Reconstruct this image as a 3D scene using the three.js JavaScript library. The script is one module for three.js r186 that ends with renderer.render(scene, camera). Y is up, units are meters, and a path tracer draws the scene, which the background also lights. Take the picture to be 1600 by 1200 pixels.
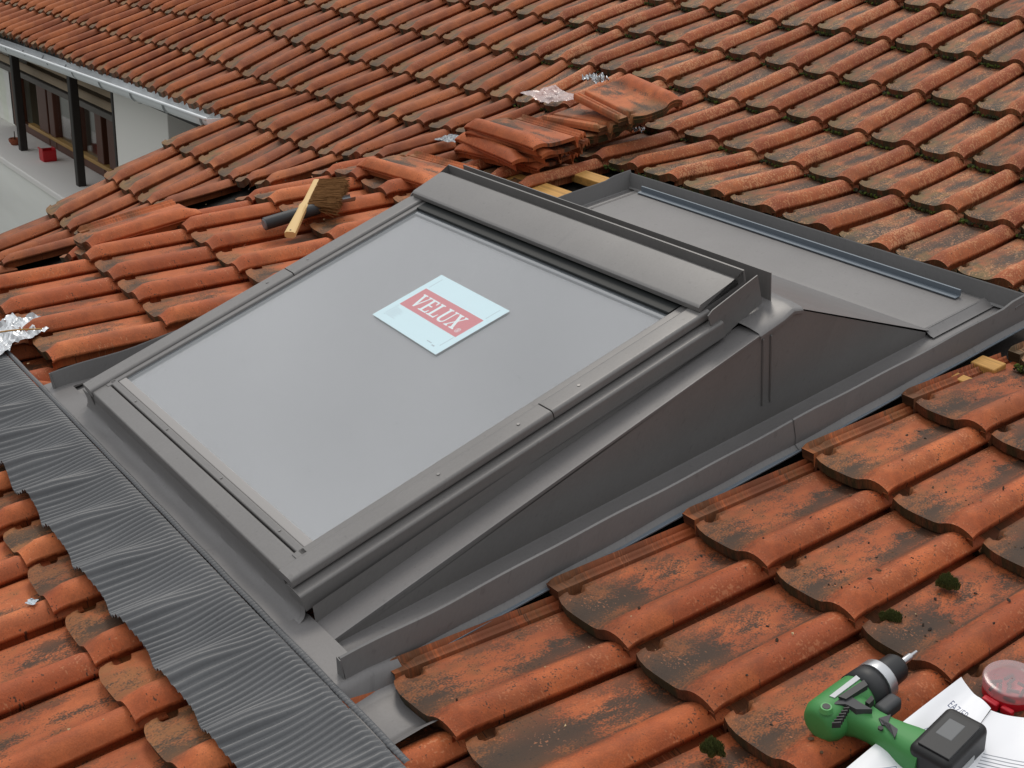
import * as THREE from 'three';
import { mergeGeometries, mergeVertices } from 'three/addons/utils/BufferGeometryUtils.js';
import { RoundedBoxGeometry } from 'three/addons/geometries/RoundedBoxGeometry.js';

// ---------------------------------------------------------------- frame, camera, sky, sun
// Roof frame: X along the eave, Y up the slope, Z off the roof plane (metres).  World: y up.
const TH = THREE.MathUtils.degToRad(9.5);                       // pitch of the low roof plane
const qTH = new THREE.Quaternion().setFromAxisAngle(new THREE.Vector3(1, 0, 0), TH);
const loc = (X, Y, Z) => new THREE.Vector3(X, Z, -Y);            // roof frame -> untilted local
const wld = (X, Y, Z) => loc(X, Y, Z).applyQuaternion(qTH);      // roof frame -> world

const scene = new THREE.Scene();
const F = 1925.13, CAM = [1.25703, -0.37573, 1.41807];
const CR = [[0.601845, 0.331346, -0.726631], [0.79407, -0.3452, 0.50029], [-0.085064, -0.878093, -0.470869]];
const camera = new THREE.PerspectiveCamera(2 * Math.atan(600 / F) * 180 / Math.PI, 4 / 3, 0.05, 200);
{
  const col = k => wld(CR[0][k], CR[1][k], CR[2][k]);
  const m = new THREE.Matrix4().makeBasis(col(0), col(1).negate(), col(2).negate());
  camera.quaternion.setFromRotationMatrix(m);
  camera.position.copy(wld(...CAM));
}
const renderer = new THREE.WebGLRenderer({ antialias: true });
renderer.setSize(1024, 768);
renderer.toneMapping = THREE.LinearToneMapping;
renderer.toneMappingExposure = 0.82;
renderer.shadowMap.enabled = true;
renderer.shadowMap.type = THREE.PCFSoftShadowMap;

// hashing and noise -----------------------------------------------------------
function rng(seed) { let s = seed >>> 0; return () => { s = (s + 0x6D2B79F5) >>> 0; let t = s; t = Math.imul(t ^ (t >>> 15), t | 1); t ^= t + Math.imul(t ^ (t >>> 7), t | 61); return ((t ^ (t >>> 14)) >>> 0) / 4294967296; }; }
function h2(x, y, s) { let n = Math.imul(x, 374761393) + Math.imul(y, 668265263) + Math.imul(s, 974634777); n = Math.imul(n ^ (n >>> 13), 1274126177); return ((n ^ (n >>> 16)) >>> 0) / 4294967296; }
function vn(x, y, s) {
  const xi = Math.floor(x), yi = Math.floor(y), fx = x - xi, fy = y - yi, u = fx * fx * (3 - 2 * fx), v = fy * fy * (3 - 2 * fy);
  const a = h2(xi, yi, s), b = h2(xi + 1, yi, s), c = h2(xi, yi + 1, s), d = h2(xi + 1, yi + 1, s);
  return a + (b - a) * u + (c - a) * v + (a - b - c + d) * u * v;
}
function fbm(x, y, s, o = 4) { let t = 0, a = 0.5, m = 0; for (let k = 0; k < o; k++) { t += a * vn(x, y, s + k * 17); m += a; x = x * 2.03 + 5.1; y = y * 2.03 + 1.7; a *= 0.5; } return t / m; }
const ss = (a, b, x) => { const t = Math.min(1, Math.max(0, (x - a) / (b - a))); return t * t * (3 - 2 * t); };
const lerp = (a, b, t) => a + (b - a) * t;

// overcast sky: air and cloud only
const SUN = (() => { const d = wld(-0.62, 0.38, 0.0); d.y = 0; d.normalize().multiplyScalar(Math.cos(0.95)); d.y = Math.sin(0.95); return d; })();
{
  const w = 256, h = 128, d = new Float32Array(w * h * 4);
  for (let y = 0; y < h; y++) for (let x = 0; x < w; x++) {
    const el = ((y + 0.5) / h - 0.5) * Math.PI, az = (x + 0.5) / w * 2 * Math.PI;
    const cx = Math.cos(az) * 3, cz = Math.sin(az) * 3;
    const cl = 0.62 + 0.76 * (0.5 * fbm(cx + 9, el * 4 + cz, 5) + 0.5 * fbm(cz + 40, el * 4 - cx, 9));
    let L = el > 0 ? 1.06 * (0.45 + 0.67 * Math.sin(el)) * cl : 0.5 * Math.exp(el * 3) + 0.12;
    if (el > 0) { const wa = az - Math.PI, c = Math.cos(el) * (Math.cos(wa) * SUN.x + Math.sin(wa) * SUN.z) + Math.sin(el) * SUN.y; L *= 0.72 + 0.5 * ss(-0.6, 1.0, c); }   // thinner cloud round the hidden sun
    const k = (y * w + x) * 4, up = ss(-0.03, 0.05, el);
    if (el <= 0) L = lerp(0.28, L, 0.2);
    d[k] = L * lerp(0.92, 0.985, up); d[k + 1] = L * lerp(0.96, 1.0, up); d[k + 2] = L * lerp(0.9, 1.02, up); d[k + 3] = 1;
  }
  const t = new THREE.DataTexture(d, w, h, THREE.RGBAFormat, THREE.FloatType);
  t.mapping = THREE.EquirectangularReflectionMapping; t.magFilter = THREE.LinearFilter; t.minFilter = THREE.LinearFilter; t.needsUpdate = true;
  scene.background = t; scene.environment = t; scene.backgroundIntensity = 1; scene.environmentIntensity = 1;
}
const sun = new THREE.DirectionalLight(0xfff6ea, 1.2);
{
  const dir = SUN;
  sun.position.copy(wld(-1.5, 1.5, 0)).addScaledVector(dir, 14); sun.target.position.copy(wld(-1.5, 1.5, 0));
  sun.castShadow = true; sun.shadow.radius = 32; sun.shadow.mapSize.set(2048, 2048);
  Object.assign(sun.shadow.camera, { left: -9, right: 9, top: 9, bottom: -9, near: 1, far: 40 });
  scene.add(sun, sun.target);
}

// ---------------------------------------------------------------- helpers
const taken = {};
function numbered(n) { const c = taken[n] = (taken[n] ?? -1) + 1; return c ? n + '_' + String(c).padStart(3, '0') : n; }
function shade(o) { o.traverse(c => { if (c.isMesh) { c.castShadow = true; c.receiveShadow = true; } }); return o; }
function tag(o, label, category, group, kind) { if (label) o.userData.label = label; if (category) o.userData.category = category; if (group) o.userData.group = group; if (kind) o.userData.kind = kind; return o; }
// a thing in the roof frame: children are given in roof-local coordinates relative to the base
function thing(name, base, label, category, group, turn) {
  const g = new THREE.Group(); g.name = numbered(name); g.position.copy(wld(...base)); g.quaternion.copy(qTH);
  if (turn) g.quaternion.multiply(turn);
  scene.add(g); tag(g, label, category, group); g.userData.base = undefined; delete g.userData.base; g._base = loc(...base);
  return g;
}
function thingW(name, pos, label, category, group) { const g = new THREE.Group(); g.name = numbered(name); g.position.copy(pos); scene.add(g); tag(g, label, category, group); return g; }
function part(name, geo, m, parent) { const o = new THREE.Mesh(geo, m); o.name = name; parent.add(o); return o; }
// part whose geometry is in absolute roof-local coordinates
function partR(name, geo, m, parent, top) { const b = (top || parent)._base; geo.translate(-b.x, -b.y, -b.z); return part(name, geo, m, parent); }
// pixels to rays (roof frame)
function ray(x, y) { const a = (x - 800) / F, b = (y - 600) / F, d = [0, 1, 2].map(k => CR[k][0] * a + CR[k][1] * b + CR[k][2]); const l = Math.hypot(...d); return d.map(v => v / l); }
const PL = 0.33606, XT = -2.38893, S1 = 2.27495, S2 = 3.22077, PA = 0.20365;
function prof(s) {                                                // bent roof slope: arc length -> Y, Z
  const k = PA / (S2 - S1), t = Math.min(Math.max(s - S1, 0), S2 - S1), e = Math.max(s - S2, 0);
  return [Math.min(s, S1) + Math.sin(k * t) / k + e * Math.cos(PA), (1 - Math.cos(k * t)) / k + e * Math.sin(PA)];
}
function profZ(Y) { if (Y <= S1) return 0; const k = PA / (S2 - S1), R = 1 / k, ye = S1 + R * Math.sin(PA); if (Y < ye) return R - Math.sqrt(R * R - (Y - S1) ** 2); return R * (1 - Math.cos(PA)) + (Y - ye) * Math.tan(PA); }
function surf(X, Y) {                                             // roof surface: the older part on the left stays on the steep slope
  const z = profZ(Y), w = 1 - ss(-3.9, -2.5, X); if (!w) return z;
  const k = PA / (S2 - S1), ye = S1 + Math.sin(PA) / k, zE = (1 - Math.cos(PA)) / k;
  const st = Y > ye ? z : zE + (Math.max(Y, 1.7) - ye) * Math.tan(PA) + Math.min(0, Y - 1.7) * 0.08;
  return lerp(z, Math.min(z, st), w);
}
function hit(x, y, dz = 0) {
  const d = ray(x, y); let t0 = 0.4, g0 = 1, t = 0.4;
  for (; t < 30; t += 0.02) { const g = CAM[2] + d[2] * t - dz - surf(CAM[0] + d[0] * t, CAM[1] + d[1] * t); if (g < 0) { t = t0 + 0.02 * g0 / (g0 - g); break; } t0 = t; g0 = g; }
  return [CAM[0] + d[0] * t, CAM[1] + d[1] * t, CAM[2] + d[2] * t];
}
function hitZ(x, y, z) { const d = ray(x, y), t = (z - CAM[2]) / d[2]; return [CAM[0] + d[0] * t, CAM[1] + d[1] * t, z]; }
function toPix(X, Y, Z) { const p = [X - CAM[0], Y - CAM[1], Z - CAM[2]], c = [0, 1, 2].map(k => p[0] * CR[0][k] + p[1] * CR[1][k] + p[2] * CR[2][k]); return [800 + F * c[0] / c[2], 600 + F * c[1] / c[2], c[2]]; }
// geometry builders (roof-local vertices)
function gridGeo(nu, nv, fn, uvfn) {                              // fn(i,j) -> Vector3
  const P = [], U = [], I = [];
  for (let j = 0; j <= nv; j++) for (let i = 0; i <= nu; i++) { const p = fn(i, j); P.push(p.x, p.y, p.z); const u = uvfn ? uvfn(i, j) : [i / nu, j / nv]; U.push(u[0], u[1]); }
  for (let j = 0; j < nv; j++) for (let i = 0; i < nu; i++) { const a = j * (nu + 1) + i, b = a + 1, c = a + nu + 1, e = c + 1; I.push(a, b, e, a, e, c); }
  const g = new THREE.BufferGeometry(); g.setAttribute('position', new THREE.Float32BufferAttribute(P, 3)); g.setAttribute('uv', new THREE.Float32BufferAttribute(U, 2)); g.setIndex(I); g.computeVertexNormals(); return g;
}
// sweep of a closed or open 2-D section between stations; section(k) -> list of Vector3
function loft(sections, closed, caps) {
  const n = sections[0].length, P = [], U = [], I = [], m = sections.length;
  const N = closed ? n : n - 1;
  for (let s = 0; s < m - 1; s++) for (let k = 0; k < N; k++) {
    const q = [sections[s][k], sections[s][(k + 1) % n], sections[s + 1][(k + 1) % n], sections[s + 1][k]], b = P.length / 3;
    q.forEach((p, i) => { P.push(p.x, p.y, p.z); U.push(p.x * 1.3 + p.z * 0.7, p.y + p.z); }); I.push(b, b + 1, b + 2, b, b + 2, b + 3);
  }
  if (caps) for (const s of [0, m - 1]) { const b = P.length / 3; sections[s].forEach(p => { P.push(p.x, p.y, p.z); U.push(p.x, p.z); }); for (let k = 1; k < n - 1; k++) I.push(b, b + k, b + k + 1); }
  const g = new THREE.BufferGeometry(); g.setAttribute('position', new THREE.Float32BufferAttribute(P, 3)); g.setAttribute('uv', new THREE.Float32BufferAttribute(U, 2)); g.setIndex(I); g.computeVertexNormals(); return g;
}
function slab(quad, th, n = [0, 0, 1]) {                           // quad of roof-frame points, thickened along -n
  const a = quad.map(p => loc(...p)), d = loc(...n).multiplyScalar(-th), b = a.map(p => p.clone().add(d));
  return loft([a, b], true, true);
}
function boxBetween(a, b, w, h, up = new THREE.Vector3(0, 1, 0), r = 0.004) {      // bar from a to b (Vector3)
  const L = a.distanceTo(b), g = new RoundedBoxGeometry(w, h, L, 2, Math.min(r, w / 2.1, h / 2.1));
  const m = new THREE.Matrix4().lookAt(a, b, up); g.applyMatrix4(m); g.translate((a.x + b.x) / 2, (a.y + b.y) / 2, (a.z + b.z) / 2); return g;
}

// ---------------------------------------------------------------- textures and materials
function dataTex(w, h, fn, srgb) {
  const d = new Uint8Array(w * h * 4);
  for (let y = 0; y < h; y++) for (let x = 0; x < w; x++) { const c = fn(x / w, y / h, x, y), k = (y * w + x) * 4; d[k] = Math.max(0, Math.min(255, c[0])); d[k + 1] = Math.max(0, Math.min(255, c[1])); d[k + 2] = Math.max(0, Math.min(255, c[2])); d[k + 3] = 255; }
  const t = new THREE.DataTexture(d, w, h); t.magFilter = THREE.LinearFilter; t.minFilter = THREE.LinearMipmapLinearFilter; t.generateMipmaps = true; t.wrapS = t.wrapT = THREE.RepeatWrapping; if (srgb) t.colorSpace = THREE.SRGBColorSpace; t.needsUpdate = true; return t;
}
const mixc = (a, b, t) => [lerp(a[0], b[0], t), lerp(a[1], b[1], t), lerp(a[2], b[2], t)];
// fired clay with weathering; u across the tile, v up the tile
function clayTex(seed, o) {
  const W = 256, H = 512;
  return dataTex(W, H, (u, v, x, y) => {
    const n1 = fbm(u * 3, v * 5, seed), n2 = fbm(u * 9, v * 14, seed + 3), n3 = vn(x * 0.5, y * 0.5, seed + 5), st = fbm(u * 14, v * 2.2, seed + 7);
    let c = mixc(o.base, o.base2, ss(0.3, 0.7, n1));
    const k = 0.86 + 0.2 * n2 + 0.1 * (n3 - 0.5); c = [c[0] * k, c[1] * k, c[2] * k];
    const pan = 1 - ss(0.6, 0.72, u + 0.06 * (n2 - 0.5));
    c = mixc(c, o.panc, pan * o.pan * ss(0.25, 0.75, st * 0.6 + n1 * 0.4));
    const alg = pan * o.algae * ss(0.45, 0.8, n2 * 0.5 + n1 * 0.3 + 0.15 * n3 + 0.3 * (1 - ss(0.02, 0.5, v))); c = mixc(c, o.algc, alg);
    const fine = vn(x * 0.45, y * 0.32, seed + 19), d1 = 0.5 * fbm(u * 3.4 + 3, v * 3.6, seed + 21, 3) + 0.3 * fbm(u * 13, v * 9, seed + 23, 3) + 0.2 * fine;
    const wgt = (0.3 + 0.7 * Math.exp(-(((u - 0.4) / 0.24) ** 2))) * (1 - 0.55 * ss(0.7, 0.82, u));
    c = mixc(c, o.dirtc, o.dirt * ss(o.dth - 0.09, o.dth + 0.09, d1 + 0.1 * (wgt - 0.6)) * wgt);
    const foot = Math.exp(-(((u - 0.65) / 0.03) ** 2)) * ss(0.45, 0.65, fbm(u * 6, v * 7, seed + 27) * 0.7 + fine * 0.3); c = mixc(c, [60, 50, 40], foot * o.dirt * 0.8);
    const sp = vn(x * 0.33, y * 0.33, seed + 31) * 0.6 + n2 * 0.4; if (sp > o.speck) c = mixc(c, [48, 38, 30], 0.65);
    const li = vn(x * 0.28, y * 0.28, seed + 41) * 0.55 + fbm(u * 5, v * 6, seed + 44) * 0.45; const lich = ss(o.lich, o.lich + 0.07, li + 0.05 * (1 - pan)); c = mixc(c, o.lichc, lich * 0.7);
    if (v < 0.03) c = mixc(mixc([104, 64, 38], [58, 54, 28], ss(0.35, 0.65, n2)).map(q => q * (0.75 + 0.5 * n3)), c, 0.5 * ss(0.66, 0.74, u));
    return c;
  }, true);
}
const bumpT = dataTex(256, 512, (u, v, x, y) => { const n = 150 * fbm(u * 12, v * 24, 71, 4) + 60 * vn(x * 0.7, y * 0.7, 77) + 40; return [n, n, n]; });
const SETS = {
  U: { base: [179, 103, 58], base2: [154, 84, 47], panc: [116, 73, 50], pan: 0.75, algae: 0.75, algc: [112, 92, 50], dirtc: [70, 58, 46], dirt: 0.7, dth: 0.6, speck: 0.8, lich: 0.78, lichc: [196, 150, 112] },
  T: { base: [190, 108, 63], base2: [165, 87, 51], panc: [120, 86, 56], pan: 0.7, algae: 0.85, algc: [104, 90, 54], dirtc: [62, 54, 48], dirt: 0.85, dth: 0.52, speck: 0.79, lich: 0.62, lichc: [205, 150, 108] },
  N: { base: [202, 111, 60], base2: [176, 89, 45], panc: [154, 84, 45], pan: 0.6, algae: 0.5, algc: [104, 80, 44], dirtc: [58, 46, 35], dirt: 0.9, dth: 0.5, speck: 0.77, lich: 0.74, lichc: [198, 130, 92] },
  C: { base: [206, 116, 66], base2: [183, 95, 51], panc: [164, 90, 51], pan: 0.5, algae: 0.55, algc: [112, 88, 50], dirtc: [60, 48, 36], dirt: 0.85, dth: 0.55, speck: 0.79, lich: 0.8, lichc: [204, 142, 104] },
};
const tileMats = {};
for (const [k, o] of Object.entries(SETS)) {
  tileMats[k] = [];
  for (let v = 0; v < (k === 'U' ? 4 : 5); v++) {
    const t = clayTex(100 + v * 57 + k.charCodeAt(0) * 7, o);
    for (const tint of [0xffffff, 0xf4ebe4, 0xe6dcd4]) tileMats[k].push(new THREE.MeshStandardMaterial({ map: t, bumpMap: bumpT, bumpScale: 0.0016, roughness: 0.74, color: tint }));
  }
}
const mottle = dataTex(512, 512, (u, v, x, y) => { const n = 240 + 20 * (fbm(u * 6, v * 6, 201, 5) - 0.5) + 10 * (vn(x * 0.6, y * 0.6, 203) - 0.5); const s = vn(x * 0.21, y * 0.21, 207) > 0.93 ? -16 : 0; return [n + s, n + s - 1, n + s - 2]; }, true);
const roughT = dataTex(256, 256, (u, v) => { const n = 190 + 60 * (fbm(u * 5, v * 5, 211, 4) - 0.5); return [n, n, n]; });
const dentT = dataTex(256, 256, (u, v) => { const n = 128 + 200 * (fbm(u * 4, v * 4, 231, 2) - 0.5) + 30 * (fbm(u * 20, v * 20, 233, 3) - 0.5); return [n, n, n]; });
const std = (c, r, o = {}) => new THREE.MeshStandardMaterial({ color: c, roughness: r, ...o });
const M = {
  cover: std(0x7f7d7c, 0.52, { map: mottle, bumpMap: dentT, bumpScale: 0.0018, roughnessMap: roughT, metalness: 0 }),
  flash: std(0x7a7878, 0.52, { map: mottle, bumpMap: dentT, bumpScale: 0.0018, roughnessMap: roughT, metalness: 0 }),
  side: std(0x787675, 0.52, { map: mottle, bumpMap: dentT, bumpScale: 0.0018, roughnessMap: roughT, metalness: 0 }),
  lip: std(0x787777, 0.55, { map: mottle, bumpMap: dentT, bumpScale: 0.0018, metalness: 0 }),
  apron: std(0x616366, 0.44, { map: mottle, metalness: 0 }),
  zinc: std(0x727b84, 0.5, { metalness: 0.3 }),
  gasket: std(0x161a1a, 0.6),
  black: std(0x1b1b1c, 0.55),
  screw: std(0x8c8a88, 0.35, { metalness: 0.7 }),
  wood: std(0xd9b878, 0.7),
  underlay: std(0x2b2521, 0.95),
  glass: new THREE.MeshPhysicalMaterial({ color: 0xffffff, roughness: 0.02, transmission: 1, thickness: 0, ior: 2.3 }),
  shaft: std(0xb9b4ae, 0.9),
  foil: std(0xd6d8da, 0.25, { metalness: 1, side: THREE.DoubleSide }),
  moss: std(0x3d4a1c, 0.95),
};
{ const wt = dataTex(128, 512, (u, v, x, y) => { const g = fbm(u * 26, v * 2.2, 301, 4), k = 0.8 + 0.34 * g; return [238 * k, 208 * k, 150 * k]; }, true); M.wood.map = wt; M.wood.color.set(0xcdb184); }

// ---------------------------------------------------------------- roof tiles
const AS = [-0.13, 0, 0.025, 0.04, 0.055, 0.095, 0.11, 0.15, 0.25, 0.36, 0.48, 0.58, 0.645, 0.67, 0.7, 0.74, 0.79, 0.85, 0.90, 0.94, 0.97, 1.0];
const ASR = [-0.19, -0.175, -0.15, -0.125, -0.115, -0.09, -0.07, -0.055, -0.03, -0.012, 0, 0.025, 0.04, 0.055, 0.095, 0.11, 0.15, 0.25, 0.36, 0.48, 0.58, 0.645, 0.67, 0.7, 0.74, 0.79, 0.85, 0.90, 0.94, 0.97, 1.0];
const BS = [0, 0.012, 0.035, 0.07, 0.1, 0.11, 0.18, 0.19, 0.3, 0.5, 0.75, 1.0, 1.16];
const AF = [-0.1, 0, 0.1, 0.3, 0.5, 0.6, 0.68, 0.76, 0.84, 0.91, 0.96, 1.0], BF = [0, 0.02, 0.06, 0.12, 0.5, 1.0, 1.12];
function hTop(a, b, ribs, hs = 1) {
  if (a < 0) {
    if (!ribs) return -0.013;
    const r1 = Math.max(0, 1 - Math.abs(a + 0.158) / 0.03), r2 = Math.max(0, 1 - Math.abs(a + 0.075) / 0.028);
    return 0.002 + 0.014 * Math.min(1, r1 * 1.6) * ss(0.0, 0.05, b) + 0.011 * Math.min(1, r2 * 1.6) * ss(0.14, 0.2, b) + 0.006 * ss(-0.02, 0, a);
  }
  let z = 0.0085 + 0.0035 * Math.pow(Math.abs(a / 0.33 - 1), 2) * (a < 0.33 ? 0.3 : 1);
  if (a > 0.62) { const s = Math.pow(Math.min(1, (a - 0.62) / 0.38), 1.3), nose = 0.42 + 0.58 * ss(0, 0.14, b); z = lerp(z, 0.014, ss(0, 0.6, s)) + 0.03 * hs * (1 - 0.8 * ss(1.0, 1.12, b)) * Math.pow(Math.sin(Math.PI * Math.min(1, s * 0.96 + 0.012)), 0.85) * nose; }
  z -= 0.03 * (1 - ss(0.025, 0.06, a));
  if (a > 0.045 && a < 0.12 && b > 0.095 && b < 0.185) z -= 0.034 * (a > 0.1 ? (0.19 - b) * 10 : 1);
  z -= 0.004 * (1 - ss(0, 0.05, b));
  return z;
}
function noseB(a) { return a < 0.28 ? 0.12 * (1 - Math.max(a, -0.02) / 0.28) ** 2 : a > 0.65 ? 0.02 * ss(0.65, 0.72, a) : 0; }
// map(a,b) -> roof frame [X,Y,Z] of the tile's bed; returns a local-frame geometry
function tileGeo(map, near, ribs, under, hs = 1, ns = 1) {
  const A = near ? (ribs ? ASR : AS) : AF, B = near ? BS : BF, na = A.length - 1, nb = B.length - 1;
  const pt = (a, b, dz) => { const n = noseB(a) * ns, bb = b < 0.3 ? n + b * (0.3 - n) / 0.3 : b, p = map(a, bb); return loc(p[0], p[1], p[2] + dz - 0.031 * bb); };
  const gs = [gridGeo(na, nb, (i, j) => pt(A[i], B[j], hTop(A[i], B[j], ribs, hs)), (i, j) => [Math.max(0.01, A[i]), 0.035 + 0.96 * B[j] / 1.16])];
  gs.push(gridGeo(na, 2, (i, j) => { const t = hTop(A[i], 0, ribs, hs), p = pt(A[i], 0, j === 2 ? t : j === 1 ? t - 0.012 : t - 0.029 + 0.006 * (1 - ns)); p.z -= j === 0 ? 0.006 : j === 1 ? 0.003 : 0; return p; }, (i, j) => [Math.max(0.01, A[i]), 0.006 + 0.008 * j]));
  gs.push(gridGeo(nb, 3, (i, j) => { const t = hTop(1, B[i]), p = pt(1, B[i], j === 3 ? t : j === 2 ? t - 0.007 : j === 1 ? t - 0.008 : t - 0.036); p.x += j === 2 ? 0.002 : j === 1 ? -0.012 : j === 0 ? -0.018 : 0; return p; }, (i, j) => [0.985, 0.06 + 0.9 * B[i] / 1.16]));
  if (under) {
    gs.push(gridGeo(na, nb, (i, j) => pt(A[i], B[j], hTop(A[i], B[j], ribs, hs) - 0.012), (i, j) => [Math.max(0.01, A[i]), 0.035 + 0.96 * B[j] / 1.16]));
    gs.push(gridGeo(nb, 1, (i, j) => pt(A[0], B[i], hTop(A[0], B[i], ribs) - (j ? 0 : 0.013)), (i, j) => [0.02, 0.06 + 0.9 * B[i] / 1.16]));
    gs.push(gridGeo(na, 1, (i, j) => pt(A[i], 1.16, hTop(A[i], 1.16, ribs) - (j ? 0 : 0.013)), (i, j) => [Math.max(0.01, A[i]), 0.98]));
  }
  return mergeGeometries(gs);
}
// lattice of tile corners: regular spacing corrected by points read off the photograph
const ctl = [];
const put = (j, i0, list) => list.forEach((p, k) => ctl.push([i0 + k, j, p[0], p[1]]));
put(1, 12, [[708, 1163]]); put(2, 12, [[977, 1030], [1112, 1128]]); put(3, 12, [[1196, 898], [1331, 980], [1483, 1071]]); put(4, 12, [[1383, 784], [1517, 853]]); put(5, 12, [[1536, 684]]);
put(0, 7, [[35, 885], [86, 962], [143, 1043], [210, 1132]]);
put(9, 0, [[1044, 131], [1097, 150], [1156, 163], [1217, 178], [1281, 197], [1352, 216], [1429, 236], [1506, 253], [1589, 276]]);
put(10, -1, [[1077, 73], [1129, 86], [1185, 94], [1246, 111], [1307, 124], [1376, 139], [1444, 152], [1517, 169], [1594, 186]]);
put(11, -2, [[1107, 19], [1159, 28], [1212, 39], [1268, 45], [1328, 56], [1392, 69], [1455, 82], [1524, 94]]);
put(8, 6, [[1331, 291], [1410, 313], [1494, 337], [1583, 360]]); put(8, 2, [[1058, 212], [1122, 225]]); put(7, 8, [[1388, 397], [1480, 424]]);
put(6, -16, [[222, 136], [240, 143], [262, 152], [286, 160], [311, 169], [335, 178], [363, 186], [395, 198], [425, 212], [457, 226], [492, 241], [525, 246]]);
put(6, -30, [[8.5, 56], [20, 59], [32, 64], [45, 71], [57, 74], [71, 79], [85, 84], [98, 90], [113, 96], [130, 101], [147, 108], [166, 113], [185, 121]]);
put(7, -32, [[42, 17]]); put(7, -26, [[121, 40]]); put(7, -22, [[185, 59]]);
put(7, -13, [[374, 117], [400, 126], [427, 135], [455, 141], [484, 150], [515, 160], [550, 172], [582, 181], [621, 187], [660, 200]]);
put(7, 2, [[990, 267], [1055, 286]]); ctl[ctl.length - 2][0] = 3; ctl[ctl.length - 1][0] = 4;
put(5, -10, [[275, 233], [305, 250], [333, 267], [363, 286]]);
put(4, -10, [[180, 290], [210, 310]]); put(3, -10, [[92, 348], [110, 365]]);
put(8, -14, [[422, 52], [450, 65], [477, 75], [507, 82], [537, 92], [570, 102], [604, 112], [640, 122], [677, 130], [716, 142], [757, 150], [799, 161]]);
put(9, -11, [[585, 38], [617, 46], [650, 54], [685, 61], [722, 69], [760, 78], [800, 86]]); put(9, -3, [[883, 98], [929, 107], [975, 118]]);
const reg = (i, j) => [XT + 0.2 * i, prof(PL * j)[0]];
const tps = r2 => r2 < 1e-12 ? 0 : r2 * Math.log(r2) * 0.5;
const RB = (() => {
  const pts = ctl.map(c => { const h = hit(c[2], c[3]), r = reg(c[0], c[1]); return [r[0], r[1], h[0] - r[0], h[1] - r[1]]; });
  const n = pts.length, N = n + 3, A = [], b = [];
  for (let i = 0; i < n; i++) { const row = new Array(N).fill(0); for (let k = 0; k < n; k++) row[k] = tps((pts[i][0] - pts[k][0]) ** 2 + (pts[i][1] - pts[k][1]) ** 2) + (i === k ? 0.03 : 0); row[n] = 1; row[n + 1] = pts[i][0]; row[n + 2] = pts[i][1]; A.push(row); b.push([pts[i][2], pts[i][3]]); }
  for (let q = 0; q < 3; q++) { const row = new Array(N).fill(0); for (let k = 0; k < n; k++) row[k] = q === 0 ? 1 : pts[k][q - 1]; A.push(row); b.push([0, 0]); }
  for (let c = 0; c < N; c++) {
    let p = c; for (let r = c + 1; r < N; r++) if (Math.abs(A[r][c]) > Math.abs(A[p][c])) p = r;
    [A[c], A[p]] = [A[p], A[c]];[b[c], b[p]] = [b[p], b[c]];
    for (let r = c + 1; r < N; r++) { const f = A[r][c] / A[c][c]; if (f) { for (let k = c; k < N; k++) A[r][k] -= f * A[c][k]; b[r][0] -= f * b[c][0]; b[r][1] -= f * b[c][1]; } }
  }
  const x = [];
  for (let c = N - 1; c >= 0; c--) { let s0 = b[c][0], s1 = b[c][1]; for (let k = c + 1; k < N; k++) { s0 -= A[c][k] * x[k][0]; s1 -= A[c][k] * x[k][1]; } x[c] = [s0 / A[c][c], s1 / A[c][c]]; }
  return { pts, x, n };
})();
const nodeC = {};
function node(i, j) {
  const key = i + ',' + j; if (nodeC[key]) return nodeC[key];
  const r = reg(i, j); let dx = RB.x[RB.n][0] + RB.x[RB.n + 1][0] * r[0] + RB.x[RB.n + 2][0] * r[1], dy = RB.x[RB.n][1] + RB.x[RB.n + 1][1] * r[0] + RB.x[RB.n + 2][1] * r[1];
  for (let k = 0; k < RB.n; k++) { const t = tps((r[0] - RB.pts[k][0]) ** 2 + (r[1] - RB.pts[k][1]) ** 2); dx += t * RB.x[k][0]; dy += t * RB.x[k][1]; }
  return nodeC[key] = [r[0] + dx, r[1] + dy];
}
// re-laid patch left of the window: columns k, rows r (0..3)
const patchPts = [[0, 3, 434, 332], [1, 3, 483, 358], [0, 2, 290, 371], [1, 2, 327, 400], [2, 2, 378, 434], [0, 1, 136, 422], [1, 1, 172, 456], [2, 1, 210, 488], [1, 0, 24, 502], [2, 0, 52, 541], [3, 0, 78, 583]].map(p => [p[0], p[1], ...hit(p[2], p[3])]);
const patchC = (() => {                                            // least squares: 1, k, r, k*r
  const A = [0, 1, 2, 3].map(() => [0, 0, 0, 0]), bx = [0, 0, 0, 0], by = [0, 0, 0, 0];
  for (const p of patchPts) { const f = [1, p[0], p[1], p[0] * p[1]]; for (let i = 0; i < 4; i++) { for (let k = 0; k < 4; k++) A[i][k] += f[i] * f[k]; bx[i] += f[i] * p[2]; by[i] += f[i] * p[3]; } }
  const sol = v => { const a = A.map((r, i) => [...r, v[i]]); for (let c = 0; c < 4; c++) { for (let r = 0; r < 4; r++) if (r !== c) { const f = a[r][c] / a[c][c]; for (let k = c; k < 5; k++) a[r][k] -= f * a[c][k]; } } return a.map((r, i) => r[4] / r[i]); };
  return [sol(bx), sol(by)];
})();
const pnode = (k, r) => { const f = [1, k, r, k * r]; return [f.reduce((s, v, i) => s + v * patchC[0][i], 0), f.reduce((s, v, i) => s + v * patchC[1][i], 0)]; };

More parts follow.
